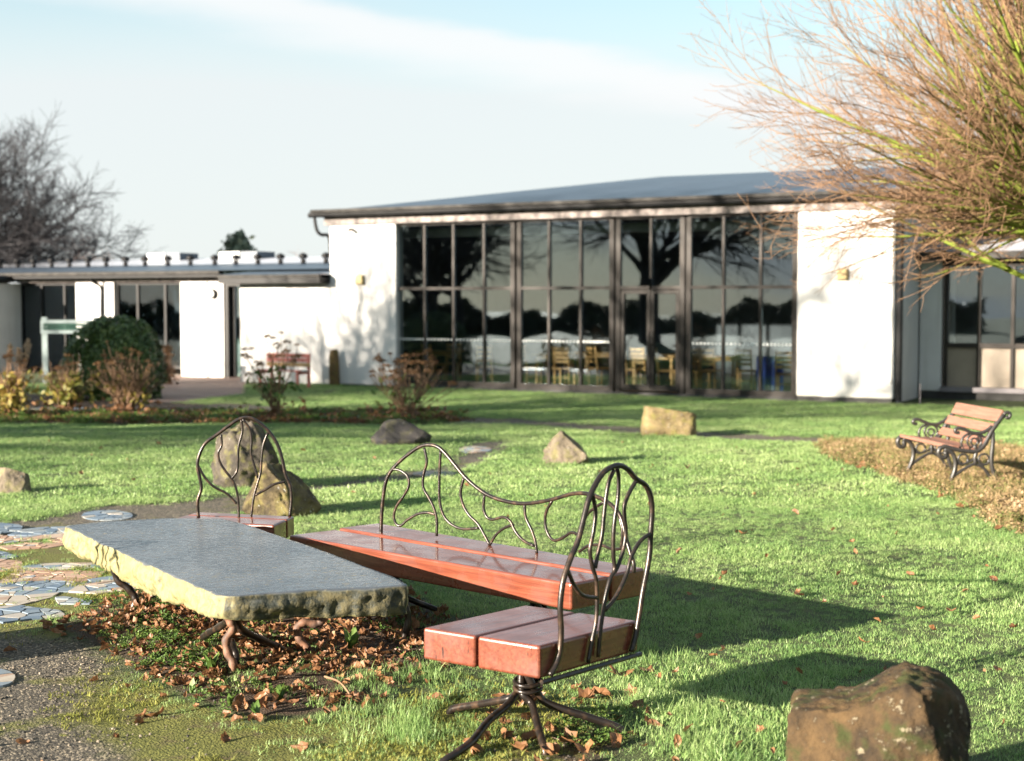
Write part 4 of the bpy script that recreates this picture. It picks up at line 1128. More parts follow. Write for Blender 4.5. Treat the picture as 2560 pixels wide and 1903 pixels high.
disc(425, 1029, 34, 5, 'blue', 'pale slab in the flower bed beside the brown grassy hydrangea', .14)
disc(845, 1043, 60, 6, 'blue', 'pale slab in the bed between the two bare hydrangeas', .16)
disc(160, 1025, 80, 4, 'blue', 'long pale slab in the bed below the white sign', .2)

# ------------------------------------------------------------------ cast iron bench on the right
ZB3 = lambda x, y: (2000 + x * .2519, 980 + y * .2519)
pf = ground_px(*ZB3(1460, 945)); pr = ground_px(*ZB3(1955, 938))
be = (pr - pf)[:2]; be /= np.linalg.norm(be); bside = np.array([-be[1], be[0]])
if bside[1] < 0: bside = -bside
BL_ = 1.02
ib = thing('cast_iron_bench', 'small cast iron bench with pinkish weathered slats on the right lawn', 'bench', (pf[0] + .2, pf[1] + .6, pf[2]))
FRAME = [
 ([(1455,950),(1500,870),(1535,780),(1542,700),(1522,625),(1480,585),(1430,570)], .022),
 ([(1440,590),(1445,640),(1405,650),(1375,610),(1390,560),(1440,542),(1520,565),(1640,585),(1750,588),(1825,530),(1895,400),(1955,310),(2020,225)], .024),
 ([(2020,225),(2060,200),(2085,225),(2070,260),(2040,250)], .018),
 ([(1912,400),(1915,500),(1900,640),(1905,740),(1935,850),(1965,940)], .021),
 ([(1470,890),(1560,810),(1680,735),(1740,718),(1820,755),(1890,850),(1950,930)], .016),
 ([(1580,405),(1545,400),(1545,370),(1590,358),(1650,380),(1720,408),(1800,408),(1870,372),(1905,340)], .018),
 ([(1640,585),(1600,520),(1620,450),(1680,410)], .012),
 ([(1730+70*math.cos(a), 490+72*math.sin(a)) for a in np.linspace(0, 2*math.pi, 14)], .011),
 ([(1730+35*math.cos(a), 495+36*math.sin(a)) for a in np.linspace(0, 2*math.pi, 10)], .011),
 ([(1730,530),(1750,590),(1735,650),(1740,718)], .02),
 ([(1825+52*math.cos(a), 670+54*math.sin(a)) for a in np.linspace(0, 2*math.pi, 12)], .011),
 ([(1620+48*math.cos(a), 665+48*math.sin(a)) for a in np.linspace(0, 2*math.pi, 12)], .011),
 ([(1545,690),(1600,720),(1690,690),(1740,640)], .011),
 ([(1905,640),(1850,720),(1780,700),(1740,650)], .011),
 ([(1800,560),(1850,470),(1800,430),(1760,420)], .011)]
o3 = np.array([*(bside * BL_), 0.0])
for side_k in (0, 1):
    fm = MB()
    for ln, r in FRAME:
        P = spline([on_vplane(*ZB3(x, y), pf[:2], be) for x, y in ln], 3) + o3 * side_k
        fm.tube(P, r, 6)
    o = obj('end_frame', fm, M['cast'], ib, smooth=True)
M['slat'] = timber('weathered_pink_slats', (0.14, 0.064, 0.042), (0.23, 0.115, 0.08), 0.55, bside, wet=False)
def slat(x, y, w, th, tilt):
    c = on_vplane(*ZB3(x, y), pf[:2], be); ax = np.array([be[0] * math.cos(tilt), be[1] * math.cos(tilt), math.sin(tilt)])
    nn_ = np.array([-be[0] * math.sin(tilt), -be[1] * math.sin(tilt), math.cos(tilt)]); sd = np.array([*bside, 0])
    P = []
    for zz in (-th / 2, th / 2):
        for (q, w_) in ((-1, -.01), (1, -.01), (1, BL_ + .01), (-1, BL_ + .01)):
            P.append(c + ax * q * w / 2 + sd * w_ + nn_ * zz)
    bevel(obj('slat', MB().hexa(P), M['slat'], ib), .006)
slat(1985, 240, .125, .03, R(62)); slat(1905, 360, .095, .03, R(60)); slat(1835, 480, .085, .03, R(52))
slat(1440, 540, .09, .032, R(-14)); slat(1540, 548, .075, .03, R(-4)); slat(1640, 558, .075, .03, R(0)); slat(1735, 562, .075, .03, R(8))

# red slatted bench by the low wing
b0 = gpt(668, 966)
rb_ = thing('red_bench', 'red and ochre slatted bench before the white wall of the low wing', 'bench', b0)
M['red'] = simple('faded_red_paint', (0.55, 0.17, 0.13), .6, .35, 6)
M['ochre'] = simple('ochre_paint', (0.42, 0.25, 0.10), .6, .3, 6)
ec = np.array([*E, 0]); nc = np.array([*NRM, 0]); zc = np.array([0, 0, 1.0])
def rbx(name, mat, x0, x1, y0, y1, z0, z1, parent=rb_):
    P = [b0 + ec * x + nc * y + zc * z for z in (z0, z1) for (x, y) in ((x0, y1), (x1, y1), (x1, y0), (x0, y0))]
    return bevel(obj(name, MB().hexa(P), mat, parent), .006)
for z in (.50, .61, .72): rbx('back_slat', M['red'] if z > .55 else M['ochre'], 0, 1.3, -.02, .02, z, z + .095)
for y in (.08, .20, .32): rbx('seat_slat', M['white_paint'] if y < .3 else M['red'], 0, 1.3, y, y + .1, .40, .435)
for x in (.06, 1.18):
    rbx('leg', M['red'], x, x + .06, -.09, -.025, -.05, .80); rbx('leg', M['red'], x, x + .06, .36, .415, -.05, .399); rbx('rail', M['red'], x, x + .06, -.024, .359, .33, .398)

# sign at the left
sp0 = gpt(113, 960)
sg = thing('signboard', 'white framed dark green signboard on posts beside the clipped bush', 'sign', sp0)
ky = sp0[1]
def sbox(name, mat, u0, u1, v0, v1, y0, y1, parent=sg):
    a = at_depth(u0, v1, ky); b = at_depth(u1, v0, ky)
    return obj(name, MB().box((a[0], ky + y0, a[2]), (b[0], ky + y1, b[2])), mat, parent)
sbox('post', M['sign_frame'], 108, 118, 793, 985, -.03, .03)
sbox('post', M['sign_frame'], 236, 246, 793, 985, -.03, .03)
sbox('frame_rail', M['sign_frame'], 103, 252, 800, 808, -.05, -.031)
sbox('frame_rail', M['sign_frame'], 103, 252, 826, 834, -.05, -.031)
sbox('frame_rail', M['sign_frame'], 103, 110, 808.2, 825.8, -.05, -.031)
sbox('board', M['sign_green'], 110, 252, 809, 816, -.045, -.031)
sbox('board', M['sign_green'], 110, 252, 818, 825, -.045, -.031)

# ------------------------------------------------------------------ scattered vegetation (instances on points)
def hidden_collection(name, meshes):
    c = bpy.data.collections.new(name)
    for i, me in enumerate(meshes):
        c.objects.link(bpy.data.objects.new('%s_%02d' % (name, i), me))
    return c
def scatter(name, label, cat, pts, rot, scl, idx, coll, kind='stuff'):
    me = bpy.data.meshes.new(name); n = len(pts)
    me.vertices.add(n); me.vertices.foreach_set('co', np.asarray(pts, np.float32).ravel())
    a = me.attributes.new('rot', 'FLOAT_VECTOR', 'POINT'); a.data.foreach_set('vector', np.asarray(rot, np.float32).ravel())
    a = me.attributes.new('scl', 'FLOAT', 'POINT'); a.data.foreach_set('value', np.asarray(scl, np.float32))
    a = me.attributes.new('idx', 'INT', 'POINT'); a.data.foreach_set('value', np.asarray(idx, np.int32))
    o = bpy.data.objects.new(name, me); COL.objects.link(o)
    ng = bpy.data.node_groups.new(name, 'GeometryNodeTree')
    ng.interface.new_socket('Geometry', in_out='INPUT', socket_type='NodeSocketGeometry')
    ng.interface.new_socket('Geometry', in_out='OUTPUT', socket_type='NodeSocketGeometry')
    gi = ng.nodes.new('NodeGroupInput'); go = ng.nodes.new('NodeGroupOutput')
    ci = ng.nodes.new('GeometryNodeCollectionInfo'); ci.inputs[0].default_value = coll
    ci.inputs['Separate Children'].default_value = True; ci.inputs['Reset Children'].default_value = True
    ip = ng.nodes.new('GeometryNodeInstanceOnPoints'); ip.inputs['Pick Instance'].default_value = True
    def named(nm, dt):
        x = ng.nodes.new('GeometryNodeInputNamedAttribute'); x.data_type = dt; x.inputs[0].default_value = nm; return x.outputs[0]
    er = ng.nodes.new('FunctionNodeEulerToRotation')
    L = ng.links.new
    L(gi.outputs[0], ip.inputs['Points']); L(ci.outputs[0], ip.inputs['Instance']); L(named('idx', 'INT'), ip.inputs['Instance Index'])
    L(named('rot', 'FLOAT_VECTOR'), er.inputs[0]); L(er.outputs[0], ip.inputs['Rotation']); L(named('scl', 'FLOAT'), ip.inputs['Scale'])
    L(ip.outputs[0], go.inputs[0])
    m = o.modifiers.new('scatter', 'NODES'); m.node_group = ng
    return put(o, label, cat, kind=kind)

def blade_clump(seed, n, rad, hmin, hmax, wid, lean, mat, segs=3):
    rs = np.random.default_rng(seed); V = []; Fc = []
    for i in range(n):
        r = rad * math.sqrt(rs.random()); a = rs.random() * 6.283
        b = np.array([r * math.cos(a), r * math.sin(a), -.008]); h = rs.uniform(hmin, hmax); az = rs.random() * 6.283
        ln = rs.uniform(.1, 1) * lean * h; fw = az + rs.normal() * .4
        wv = np.array([math.cos(fw + 1.57), math.sin(fw + 1.57), 0]) * wid * rs.uniform(.7, 1.2) / 2
        base = len(V)
        for k in range(segs + 1):
            t_ = k / segs; c = b + np.array([math.cos(az), math.sin(az), 0]) * ln * t_ ** 1.8 + np.array([0, 0, h * (t_ - .25 * (lean > .8) * t_ ** 3)])
            w = (1 - t_ ** 1.5)
            if k == segs: V.append(c)
            else: V.append(c - wv * w); V.append(c + wv * w)
        for k in range(segs - 1): Fc.append((base+2*k, base+2*k+1, base+2*k+3, base+2*k+2))
        Fc.append((base+2*segs-2, base+2*segs-1, base+2*segs))
    return mesh_from('clump', V, Fc, mat)

def sample_fan(y0, y1, dens, marg=0.9, k=0.40):
    """uniform points over the ground in view (with a margin), y0..y1"""
    area = (k * y1 * y1 / 1 + 2 * marg * y1) - (k * y0 * y0 + 2 * marg * y0)
    n = int(area * dens); W = k * y1 + marg
    x = rng.uniform(-W, W, n * 2); y = rng.uniform(y0, y1, n * 2)
    ok = np.abs(x) < k * y + marg
    return x[ok][:n], y[ok][:n]
def rots(n, tilt=.15):
    return np.column_stack([rng.normal(0, tilt, n), rng.normal(0, tilt, n), rng.uniform(0, 6.283, n)])

def lawn_ok(x, y):
    m = masks(x, y)
    k = np.clip(1.0 - 1.15 * m['path'] - 1.25 * m['soil'] - .95 * m['moss'] - 1.2 * m['dry'] - 2 * m['brick'], 0, 1)
    k = k * np.where(np.dot(np.column_stack([x, y]) - A0, NRM) < (0.12), 0, 1)
    return k
# close lawn
cl = hidden_collection('lawn_clump', [blade_clump(100 + i, 46, .062, .010, .034, .0031, 1.1, M['grass']) for i in range(7)])
x, y = sample_fan(4.6, 13.0, 430)
k = lawn_ok(x, y); ok = rng.random(len(x)) < k; x, y = x[ok], y[ok]
tall = fbm(x * 1.1, y * 1.1, 60, 3)
pts = np.column_stack([x, y, gz(x, y)])
scatter('lawn_grass', 'short dewy grass of the near lawn', 'grass', pts, rots(len(x)), 0.65 + .75 * sstep(.3, .7, tall) * rng.uniform(.6, 1.2, len(x)) + rng.uniform(0, .25, len(x)), rng.integers(0, 7, len(x)), cl)
# distant lawn
cl = hidden_collection('far_clump', [blade_clump(200 + i, 50, .15, .016, .042, .0065, 1.0, M['grass'], 2) for i in range(6)])
x, y = sample_fan(12.6, 36.5, 105, 1.5)
k = lawn_ok(x, y); ok = rng.random(len(x)) < k; x, y = x[ok], y[ok]
scatter('far_lawn_grass', 'short grass of the lawn towards the building', 'grass', np.column_stack([x, y, gz(x, y)]), rots(len(x), .1), rng.uniform(.7, 1.25, len(x)), rng.integers(0, 6, len(x)), cl)
# longer tufts left uncut: round the stones, at bed and path edges, by the seats
cl = hidden_collection('long_clump', [blade_clump(300 + i, 40, .075, .035, .115, .0036, .85, M['grass'], 4) for i in range(6)])
tp, ts = [], []
def tufts_at(px, n, spread, s0=.6, s1=1.1):
    for (u, v) in px:
        p = ground_px(u, v)
        for _ in range(n):
            q = p[:2] + rng.normal(0, spread, 2); tp.append((q[0], q[1], float(gz(q[0], q[1])))); ts.append(rng.uniform(s0, s1))
tufts_at([(1000,1690),(960,1720),(1040,1660),(1090,1700),(900,1740),(1120,1760),(860,1790),(1180,1820)], 7, .09, .5, .9)
tufts_at([(960,1840),(1010,1800),(1060,1840)], 9, .08, .6, 1.0)
tufts_at([(1660,1640),(1640,1720),(1700,1760),(1740,1800),(1600,1760),(1650,1840),(1750,1880),(1850,1860),(1480,1600),(1560,1620)], 12, .12, .5, .95)
tufts_at([(1075,1500),(1040,1540),(1060,1580)], 7, .08, .5, .9)
tufts_at([(470,1390),(420,1500),(360,1520),(310,1500),(460,1530)], 6, .10, .35, .6)
for (u, v, w) in ((600,1226,90),(690,1294,110),(1000,1114,80),(1414,1160,66),(1676,1090,70),(10,1234,60)):
    tufts_at([(u + w * q, v + 2) for q in (-.9, -.5, 0, .5, .9)], 3, .07, .35, .7)
x, y = sample_fan(5.2, 14, 60)
for key, lo, hi in (('pathA', -.10, .0), ('dry', -.08, .05), ('soil', -.10, .03)):
    d = sdf(REG[key], x, y); okk = (d > lo) & (d < hi) & (lawn_ok(x, y) > .2)
    for a, b in zip(x[okk], y[okk]): tp.append((a, b, float(gz(a, b)))); ts.append(rng.uniform(.3, .65))
n = len(tp)
scatter('long_grass', 'longer uncut grass tufts around stones, seats and bed edges', 'grass', tp, rots(n, .12), ts, rng.integers(0, 6, n), cl)
# moss and cropped turf over the left foreground and between the mosaic slabs
cl = hidden_collection('moss_clump', [blade_clump(400 + i, 44, .045, .008, .026, .0042, 1.0, M['moss_tuft'], 2) for i in range(5)])
x, y = sample_fan(4.7, 9.6, 850)
m = masks(x, y); k = np.clip(m['moss'] - .6 * m['path'], 0, 1) * sstep(.34, .52, fbm(x * 2.2, y * 2.2, 77, 4))
for s in SLABS:
    P = np.array([plane_z(*ZP(a, b), 0.0)[:2] for a, b in s[1]]); k = k * (sdf(P, x, y) < .01)
ok = rng.random(len(x)) < k; x, y = x[ok], y[ok]
scatter('moss', 'yellow green moss over the ground left of the near seat', 'moss', np.column_stack([x, y, gz(x, y)]), rots(len(x), .2), rng.uniform(.7, 1.5, len(x)), rng.integers(0, 5, len(x)), cl)
cl = hidden_collection('turf_clump', [blade_clump(450 + i, 20, .05, .012, .045, .0032, .9, M['grass'], 3) for i in range(5)])
x, y = sample_fan(4.7, 9.6, 380)
m = masks(x, y); k = np.clip(np.maximum(m['moss'], .8 * m['soil']) - .9 * m['path'], 0, 1) * sstep(.42, .62, fbm(x * 1.7 + 9, y * 1.7, 81, 4))
for s in SLABS:
    P = np.array([plane_z(*ZP(a, b), 0.0)[:2] for a, b in s[1]]); k = k * (sdf(P, x, y) < .01)
ok = rng.random(len(x)) < k; x, y = x[ok], y[ok]
scatter('sparse_turf', 'thin short turf growing through the moss', 'grass', np.column_stack([x, y, gz(x, y)]), rots(len(x), .15), rng.uniform(.6, 1.1, len(x)), rng.integers(0, 5, len(x)), cl)
# gravel
def pebble(seed):
    bm = bmesh.new(); bmesh.ops.create_icosphere(bm, subdivisions=1, radius=1.0); rs = random.Random(seed)
    V = [(v.co.x * rs.uniform(.7, 1.2), v.co.y * rs.uniform(.7, 1.2), v.co.z * .6 * rs.uniform(.8, 1.2)) for v in bm.verts]; Fc = [tuple(v.index for v in f.verts) for f in bm.faces]; bm.free()
    return mesh_from('pebble', V, Fc, M['pebble'])
t = NT('pebbles'); M['pebble'] = t.done(t.bsdf(t.ramp(t.n('ObjectInfo').outputs['Random'], [(0, (0.025, 0.023, 0.02)), (.5, (0.065, 0.056, 0.045)), (.85, (0.13, 0.105, 0.075)), (1, (0.24, 0.20, 0.15))]), .8))
cl = hidden_collection('pebble', [pebble(i) for i in range(5)])
x, y = sample_fan(4.7, 9.3, 1100)
m = masks(x, y); k = .75 * soft('gravel', x, y, .4) + .12 * m['soil'] * soft('soil', x, y) + .3 * soft('seatsoil', x, y); ok = rng.random(len(x)) < k; x, y = x[ok], y[ok]
scatter('gravel', 'fine loose gravel in the bottom left corner', 'gravel', np.column_stack([x, y, gz(x, y) + .001]), rots(len(x), .6), rng.uniform(.003, .009, len(x)), rng.integers(0, 5, len(x)), cl)

# weeds among the fallen leaves
def weed_clump(seed, n, rad, h, size, mat):
    rs = np.random.default_rng(seed); mb = MB()
    for i in range(n):
        r = rad * math.sqrt(rs.random()); a = rs.random() * 6.283; c = np.array([r * math.cos(a), r * math.sin(a), rs.uniform(.2, 1) * h * (1 - .5 * r / rad)])
        az = rs.random() * 6.283; el = rs.uniform(-.2, .9); L_ = size * rs.uniform(.6, 1.3)
        d = np.array([math.cos(az) * math.cos(el), math.sin(az) * math.cos(el), math.sin(el)]); s = np.array([-math.sin(az), math.cos(az), 0]) * L_ * .36
        up = np.cross(d, s / np.linalg.norm(s)) * L_ * .10
        mb.add([c, c + d * L_ * .45 + s + up, c + d * L_, c + d * L_ * .45 - s + up, c + d * L_ * .5 - up], [(0, 4, 1), (1, 4, 2), (2, 4, 3), (3, 4, 0)])
    return mesh_from('weed', mb.verts(), mb.f, mat)
cl = hidden_collection('weed_clump', [weed_clump(i, 46, .075, .055, .020, M['weed']) for i in range(5)])
wp, ws = [], []
def weeds_at(pxs, n, spread):
    for u, v in pxs:
        p = ground_px(u, v)
        for _ in range(n):
            q = p[:2] + rng.normal(0, spread, 2); wp.append((q[0], q[1], float(gz(*q)))); ws.append(rng.uniform(.6, 1.2))
weeds_at([(300,1510),(360,1500),(400,1530),(440,1550),(350,1560),(420,1600),(460,1630),(390,1640),(500,1650),(440,1690),(330,1600)], 6, .10)
weeds_at([(1480,1830),(1440,1850),(1500,1800)], 5, .06)
weeds_at([(640,1560),(700,1600),(900,1560),(1010,1570),(560,1760),(720,1740)], 3, .10)
x, y = sample_fan(5.2, 9, 70); d = soft('soil', x, y, .2) * sstep(.35, .6, fbm(x * 2, y * 2, 44, 3))
ok = rng.random(len(x)) < d * .6
for a, b in zip(x[ok], y[ok]): wp.append((a, b, float(gz(a, b)))); ws.append(rng.uniform(.4, .9))
scatter('low_weeds', 'small leafy weeds growing among the fallen leaves', 'weeds', wp, rots(len(wp), .15), ws, rng.integers(0, 5, len(wp)), cl)
# dry groundcover round the cast iron bench
cl = hidden_collection('dry_clump', [weed_clump(40 + i, 60, .14, .12, .035, M['dry']) for i in range(4)] + [blade_clump(60 + i, 40, .1, .06, .17, .006, .8, M['dry'], 3) for i in range(3)])
x, y = sample_fan(10.5, 19.5, 210, 1.5); k = soft('dry', x, y, .15); ok = rng.random(len(x)) < k * .8; x, y = x[ok], y[ok]
scatter('dry_groundcover', 'dry tan groundcover plants around the cast iron bench', 'groundcover', np.column_stack([x, y, gz(x, y)]), rots(len(x), .15), rng.uniform(.5, 1.1, len(x)), rng.integers(0, 7, len(x)), cl)
cl2 = hidden_collection('bed_clump', [weed_clump(80 + i, 50, .16, .14, .05, M['weed']) for i in range(3)] + [weed_clump(90 + i, 40, .18, .10, .06, M['dead_leaf']) for i in range(2)])
x, y = sample_fan(18, 27, 40, 2.5); k = soft('bed', x, y, .3); ok = rng.random(len(x)) < k * .75; x, y = x[ok], y[ok]
scatter('bed_plants', 'low plants and dead leaves covering the hydrangea bed', 'groundcover', np.column_stack([x, y, gz(x, y)]), rots(len(x), .15), rng.uniform(.5, 1.2, len(x)), rng.integers(0, 5, len(x)), cl2)
x, y = sample_fan(12, 19, 14, 1.0); k = soft('dry', x, y, .15) * sstep(.5, .6, fbm(x, y, 5, 2)); ok = rng.random(len(x)) < k; x, y = x[ok], y[ok]
scatter('green_groundcover', 'green leafy patches in the groundcover behind the cast iron bench', 'groundcover', np.column_stack([x, y, gz(x, y)]), rots(len(x), .15), rng.uniform(.5, 1.0, len(x)), rng.integers(0, 3, len(x)), cl2)

# ------------------------------------------------------------------ fallen leaves
def leaf_geo(seed):
    rs = np.random.default_rng(seed); P = []; maple = seed % 2 == 0
    for i in range(13):
        a = -math.pi / 2 + math.pi * 2 * i / 13
        if maple: lobe = (1.0 if i % 2 else .72) * rs.uniform(.8, 1.15) * (1.0 if math.sin(a) > -.6 else .7); P.append((math.cos(a) * lobe * .85, math.sin(a) * lobe))
        else: lobe = rs.uniform(.88, 1.06); P.append((math.cos(a) * lobe * .52 * (1.15 - .3 * math.sin(a)), math.sin(a) * lobe * 1.05))
    curl = rs.uniform(.25, 1.1); cx = rs.uniform(-1, 1); fold = rs.uniform(0, .7)
    hgt = lambda x, y: curl * (x * cx + y * (1 - abs(cx))) ** 2 + fold * abs(x) + rs.normal() * .11
    V = [(0, 0, 0)] + [(x * (1 - .25 * fold), y, hgt(x, y)) for x, y in P] + [(x * .5, y * .5, .5 * hgt(x * .5, y * .5)) for x, y in P]
    V.append((rs.normal() * .15, -1.4, .15)); V.append((.05, -.6, .03))
    Fc = [(0, 14 + i, 14 + (i + 1) % 13) for i in range(13)] + [(14 + i, 1 + i, 1 + (i + 1) % 13, 14 + (i + 1) % 13) for i in range(13)] + [(14, 28, 27)]
    return np.array(V), Fc
LEAVES = [leaf_geo(i) for i in range(12)]
LEAF_ME = [mesh_from('fallen_leaf', V, Fc, M['orange_leaf' if i % 3 else 'dead_leaf']) for i, (V, Fc) in enumerate(LEAVES)]
def lay_leaf(x, y, size, dz=.012, tilt=.35, grp='', lab=''):
    o = bpy.data.objects.new('fallen_leaf', LEAF_ME[rng.integers(0, 12)]); COL.objects.link(o)
    o.location = (x, y, float(gz(x, y)) + dz); o.scale = (size, size, size)
    o.rotation_euler = (rng.normal(0, tilt), rng.normal(0, tilt), rng.uniform(0, 6.28))
    put(o, lab, 'leaf', grp)
lawn_leaves = [(1860,1345),(2145,1390),(1800,1450),(2090,1440),(1725,1500),(1990,1490),(2060,1515),(2140,1475),(2300,1530),(2440,1560),(2380,1535),(2330,1580),(2160,1620),(2000,1500),(1750,1600),(1810,1630),(1780,1650),(1690,1690),(1650,1700),(2010,1690),(1960,1725),(2220,1690),(2490,1690),(2535,1580),(2500,1460),(2460,1420),(2130,1360),(1920,1400),(1700,1380),(1560,1330),(2240,1340),(1980,1290),(2340,1290),(1640,1260),(1890,1240),(2080,1330),(1330,1250),(1260,1300),(1160,1220),(880,1240),(930,1150),(760,1130),(390,1120),(250,1130),(120,1110),(600,1140),(330,1205),(200,1190),(1500,1180),(1720,1170),(1850,1130),(2000,1180),(1560,1110),(1220,1190),(1680,1800),(1730,1840),(1800,1770),(1620,1790),(1690,1870),(1850,1880),(1930,1890),(1900,1840),(2520,1820),(1600,1880),(2420,1490),(2270,1440),(2190,1560)]
for (u, v) in lawn_leaves:
    p = ground_px(u + rng.normal(0, 6), v + rng.normal(0, 3))
    lay_leaf(p[0], p[1], rng.uniform(.018, .036) * (1 + .04 * max(0, p[1] - 9)), .026, .5, 'fallen leaves lying singly on the lawn', 'single brown fallen leaf lying on the lawn grass')
near_leaves = [(1330,1755),(1345,1745),(1250,1745),(1090,1755),(1500,1740),(1470,1750),(1580,1735),(1590,1770),(1370,1890),(1540,1860),(1460,1880),(1420,1860),(1330,1850),(1180,1880),(1220,1850),(1130,1890),(1260,1810),(1440,1720),(1550,1690),(1620,1680)]
for (u, v) in near_leaves:
    p = ground_px(u, v); lay_leaf(p[0], p[1], rng.uniform(.035, .058), .014, .3, 'fallen leaves at the feet of the nearest seat', 'crisp orange leaf at the feet of the nearest seat')
# litter under the table: 190 laid singly, the rest as one mass
x, y = sample_fan(5.2, 8.8, 900); d = soft('soil', x, y, .12) * (0.25 + .75 * sstep(.30, .55, fbm(x * 2.6, y * 2.6, 90, 3)))
ok = rng.random(len(x)) < d * .6; x, y = x[ok], y[ok]
vis = np.argsort(y)[:]
near_first = [i for i in vis][:190]
rest = [i for i in range(len(x)) if i not in set(near_first)]
for i in near_first:
    lay_leaf(x[i], y[i], rng.uniform(.014, .036), rng.uniform(.004, .025), .5, 'fallen leaves lying under and before the stone table', 'dry brown leaf in the litter around the legs of the stone table')
cl = hidden_collection('litter_leaf', [me for me in LEAF_ME])
ii = np.array(rest, int)
scatter('leaf_litter', 'mass of dry brown leaves under the stone table', 'leaf litter', np.column_stack([x[ii], y[ii], gz(x[ii], y[ii]) + rng.uniform(.005, .04, len(ii))]), rots(len(ii), .5), rng.uniform(.010, .036, len(ii)), rng.integers(0, 12, len(ii)), cl)
# litter at seat foot and in the other beds
x, y = sample_fan(5.0, 7.5, 70); d = soft('seatsoil', x, y, .25) * .7 + .10 * soft('moss', x, y, .3); ok = rng.random(len(x)) < d; x, y = x[ok], y[ok]
x2, y2 = sample_fan(5.4, 20, 2.2); ok = (lawn_ok(x2, y2) > .5) & (rng.random(len(x2)) < .2); x2, y2 = x2[ok], y2[ok]
x3, y3 = sample_fan(18, 27, 6, 2.5); ok = rng.random(len(x3)) < soft('bed', x3, y3, .2); x3, y3 = x3[ok], y3[ok]
x4, y4 = sample_fan(10.5, 19, 50, 1.5); ok = rng.random(len(x4)) < soft('dry', x4, y4, .2) * .8; x4, y4 = x4[ok], y4[ok]
X = np.concatenate([x, x2, x3, x4]); Y = np.concatenate([y, y2, y3, y4])
S_ = np.concatenate([rng.uniform(.02, .05, len(x)), rng.uniform(.010, .02, len(x2)), rng.uniform(.05, .09, len(x3)), rng.uniform(.03, .06, len(x4))])
scatter('leaf_scatter', 'thinly scattered small dead leaves over garden and beds', 'leaf litter', np.column_stack([X, Y, gz(X, Y) + np.where(Y < 8, .007, .02)]), rots(len(X), .5), S_, rng.integers(0, 12, len(X)), cl)

# upright dock plants among the leaves
def dock(u, v, n, L_, label):
    p = gpt(u, v); o0 = thing('dock_plant', label, 'plant', p, 'dock plants before the stone table')
    for i in range(n):
        az = rng.uniform(0, 6.28); ln = L_ * rng.uniform(.6, 1.1); w = ln * .16; sp2 = rng.uniform(.15, .6)
        d = np.array([math.cos(az), math.sin(az)]); s = np.array([-d[1], d[0], 0])
        mb = MB(); V = []
        for k in range(6):
            t_ = k / 5; c = p + np.array([d[0] * ln * sp2 * t_ ** 1.4, d[1] * ln * sp2 * t_ ** 1.4, ln * (t_ - .25 * t_ * t_)]); ww = w * math.sin(min(1, .15 + t_ * .95) * math.pi) ** .8 + .002
            V += [c - s * ww, c + (0, 0, -.15 * ww), c + s * ww]
        f = []
        for k in range(5): f += [(3*k, 3*k+1, 3*k+4, 3*k+3), (3*k+1, 3*k+2, 3*k+5, 3*k+4)]
        obj('leaf', mb.add(V, f), M['weed'], o0)
dock(530, 1695, 6, .13, 'dock plant with the tallest pale leaves left of the front table leg')
dock(575, 1770, 5, .09, 'low dock plant at the front edge of the leaf litter')
dock(700, 1760, 5, .12, 'dock plant with narrow leaves right of the front table leg')
dock(640, 1800, 6, .08, 'small dock plant on the moss before the leaf litter')
dock(480, 1740, 5, .08, 'dock plant with yellowish leaves at the left front of the litter')
dock(880, 1640, 6, .14, 'grassy dock plant right of the hooked table leg')
o = obj('dry_twig', MB().tube(spline([gpt(812, 1722) + (0, 0, .03), gpt(850, 1735) + (0, 0, .035), gpt(880, 1760) + (0, 0, .02)], 4), .005, 5), M['stem_brown'], loc=gpt(850, 1735))
put(o, 'pale dry twig lying on the soil right of the front table leg', 'twig')

# ------------------------------------------------------------------ trees
def branches(seed, spec, start):
    """start: list of (pos, dir, len, r0); spec per level: (children, len range, angle range, r factor, gravity, wobble)"""
    rs = np.random.default_rng(seed); out = []
    def grow(p, d, L_, r0, lev, bend):
        n = max(4, int(spec[lev]['n'])); pts = [p]; q = p.copy(); dd = d / np.linalg.norm(d)
        for i in range(n):
            tt = (i + 1) / n
            dd = dd + rs.normal(0, spec[lev]['wob'], 3) + np.array([0, 0, spec[lev]['grav'] * (1 - tt) + spec[lev]['up'] * tt])
            dd /= np.linalg.norm(dd); q = q + dd * L_ / n; pts.append(q)
        P = np.array(pts); rr = r0 * (1 - np.linspace(0, 1, n + 1) * (1 - spec[lev]['tip']))
        out.append((P, rr, lev))
        if lev + 1 >= len(spec): return
        c = spec[lev + 1]; m = c['kids']; 
        for j in range(m):
            t_ = c['from'] + (1 - c['from']) * (j + rs.random()) / m; f = min(t_ * n, n - 1e-3); i = int(f)
            pp = P[i] + (P[i+1] - P[i]) * (f - i); tg = P[i+1] - P[i]; tg /= np.linalg.norm(tg)
            pr_ = rs.normal(size=3); pr_ -= tg * np.dot(pr_, tg); pr_ /= np.linalg.norm(pr_)
            an = R(rs.uniform(*c['ang'])); nd = tg * math.cos(an) + pr_ * math.sin(an)
            grow(pp, nd, c['len'] * rs.uniform(.6, 1.2) * (1.15 - .5 * t_), max(c['rmin'], np.interp(t_, [0, 1], [rr[0], rr[-1]]) * c['rf']), lev + 1, 0)
    for (p, d, L_, r0) in start: grow(np.array(p, float), np.array(d, float), L_ * 1.0, r0, 0, 0)
    return out
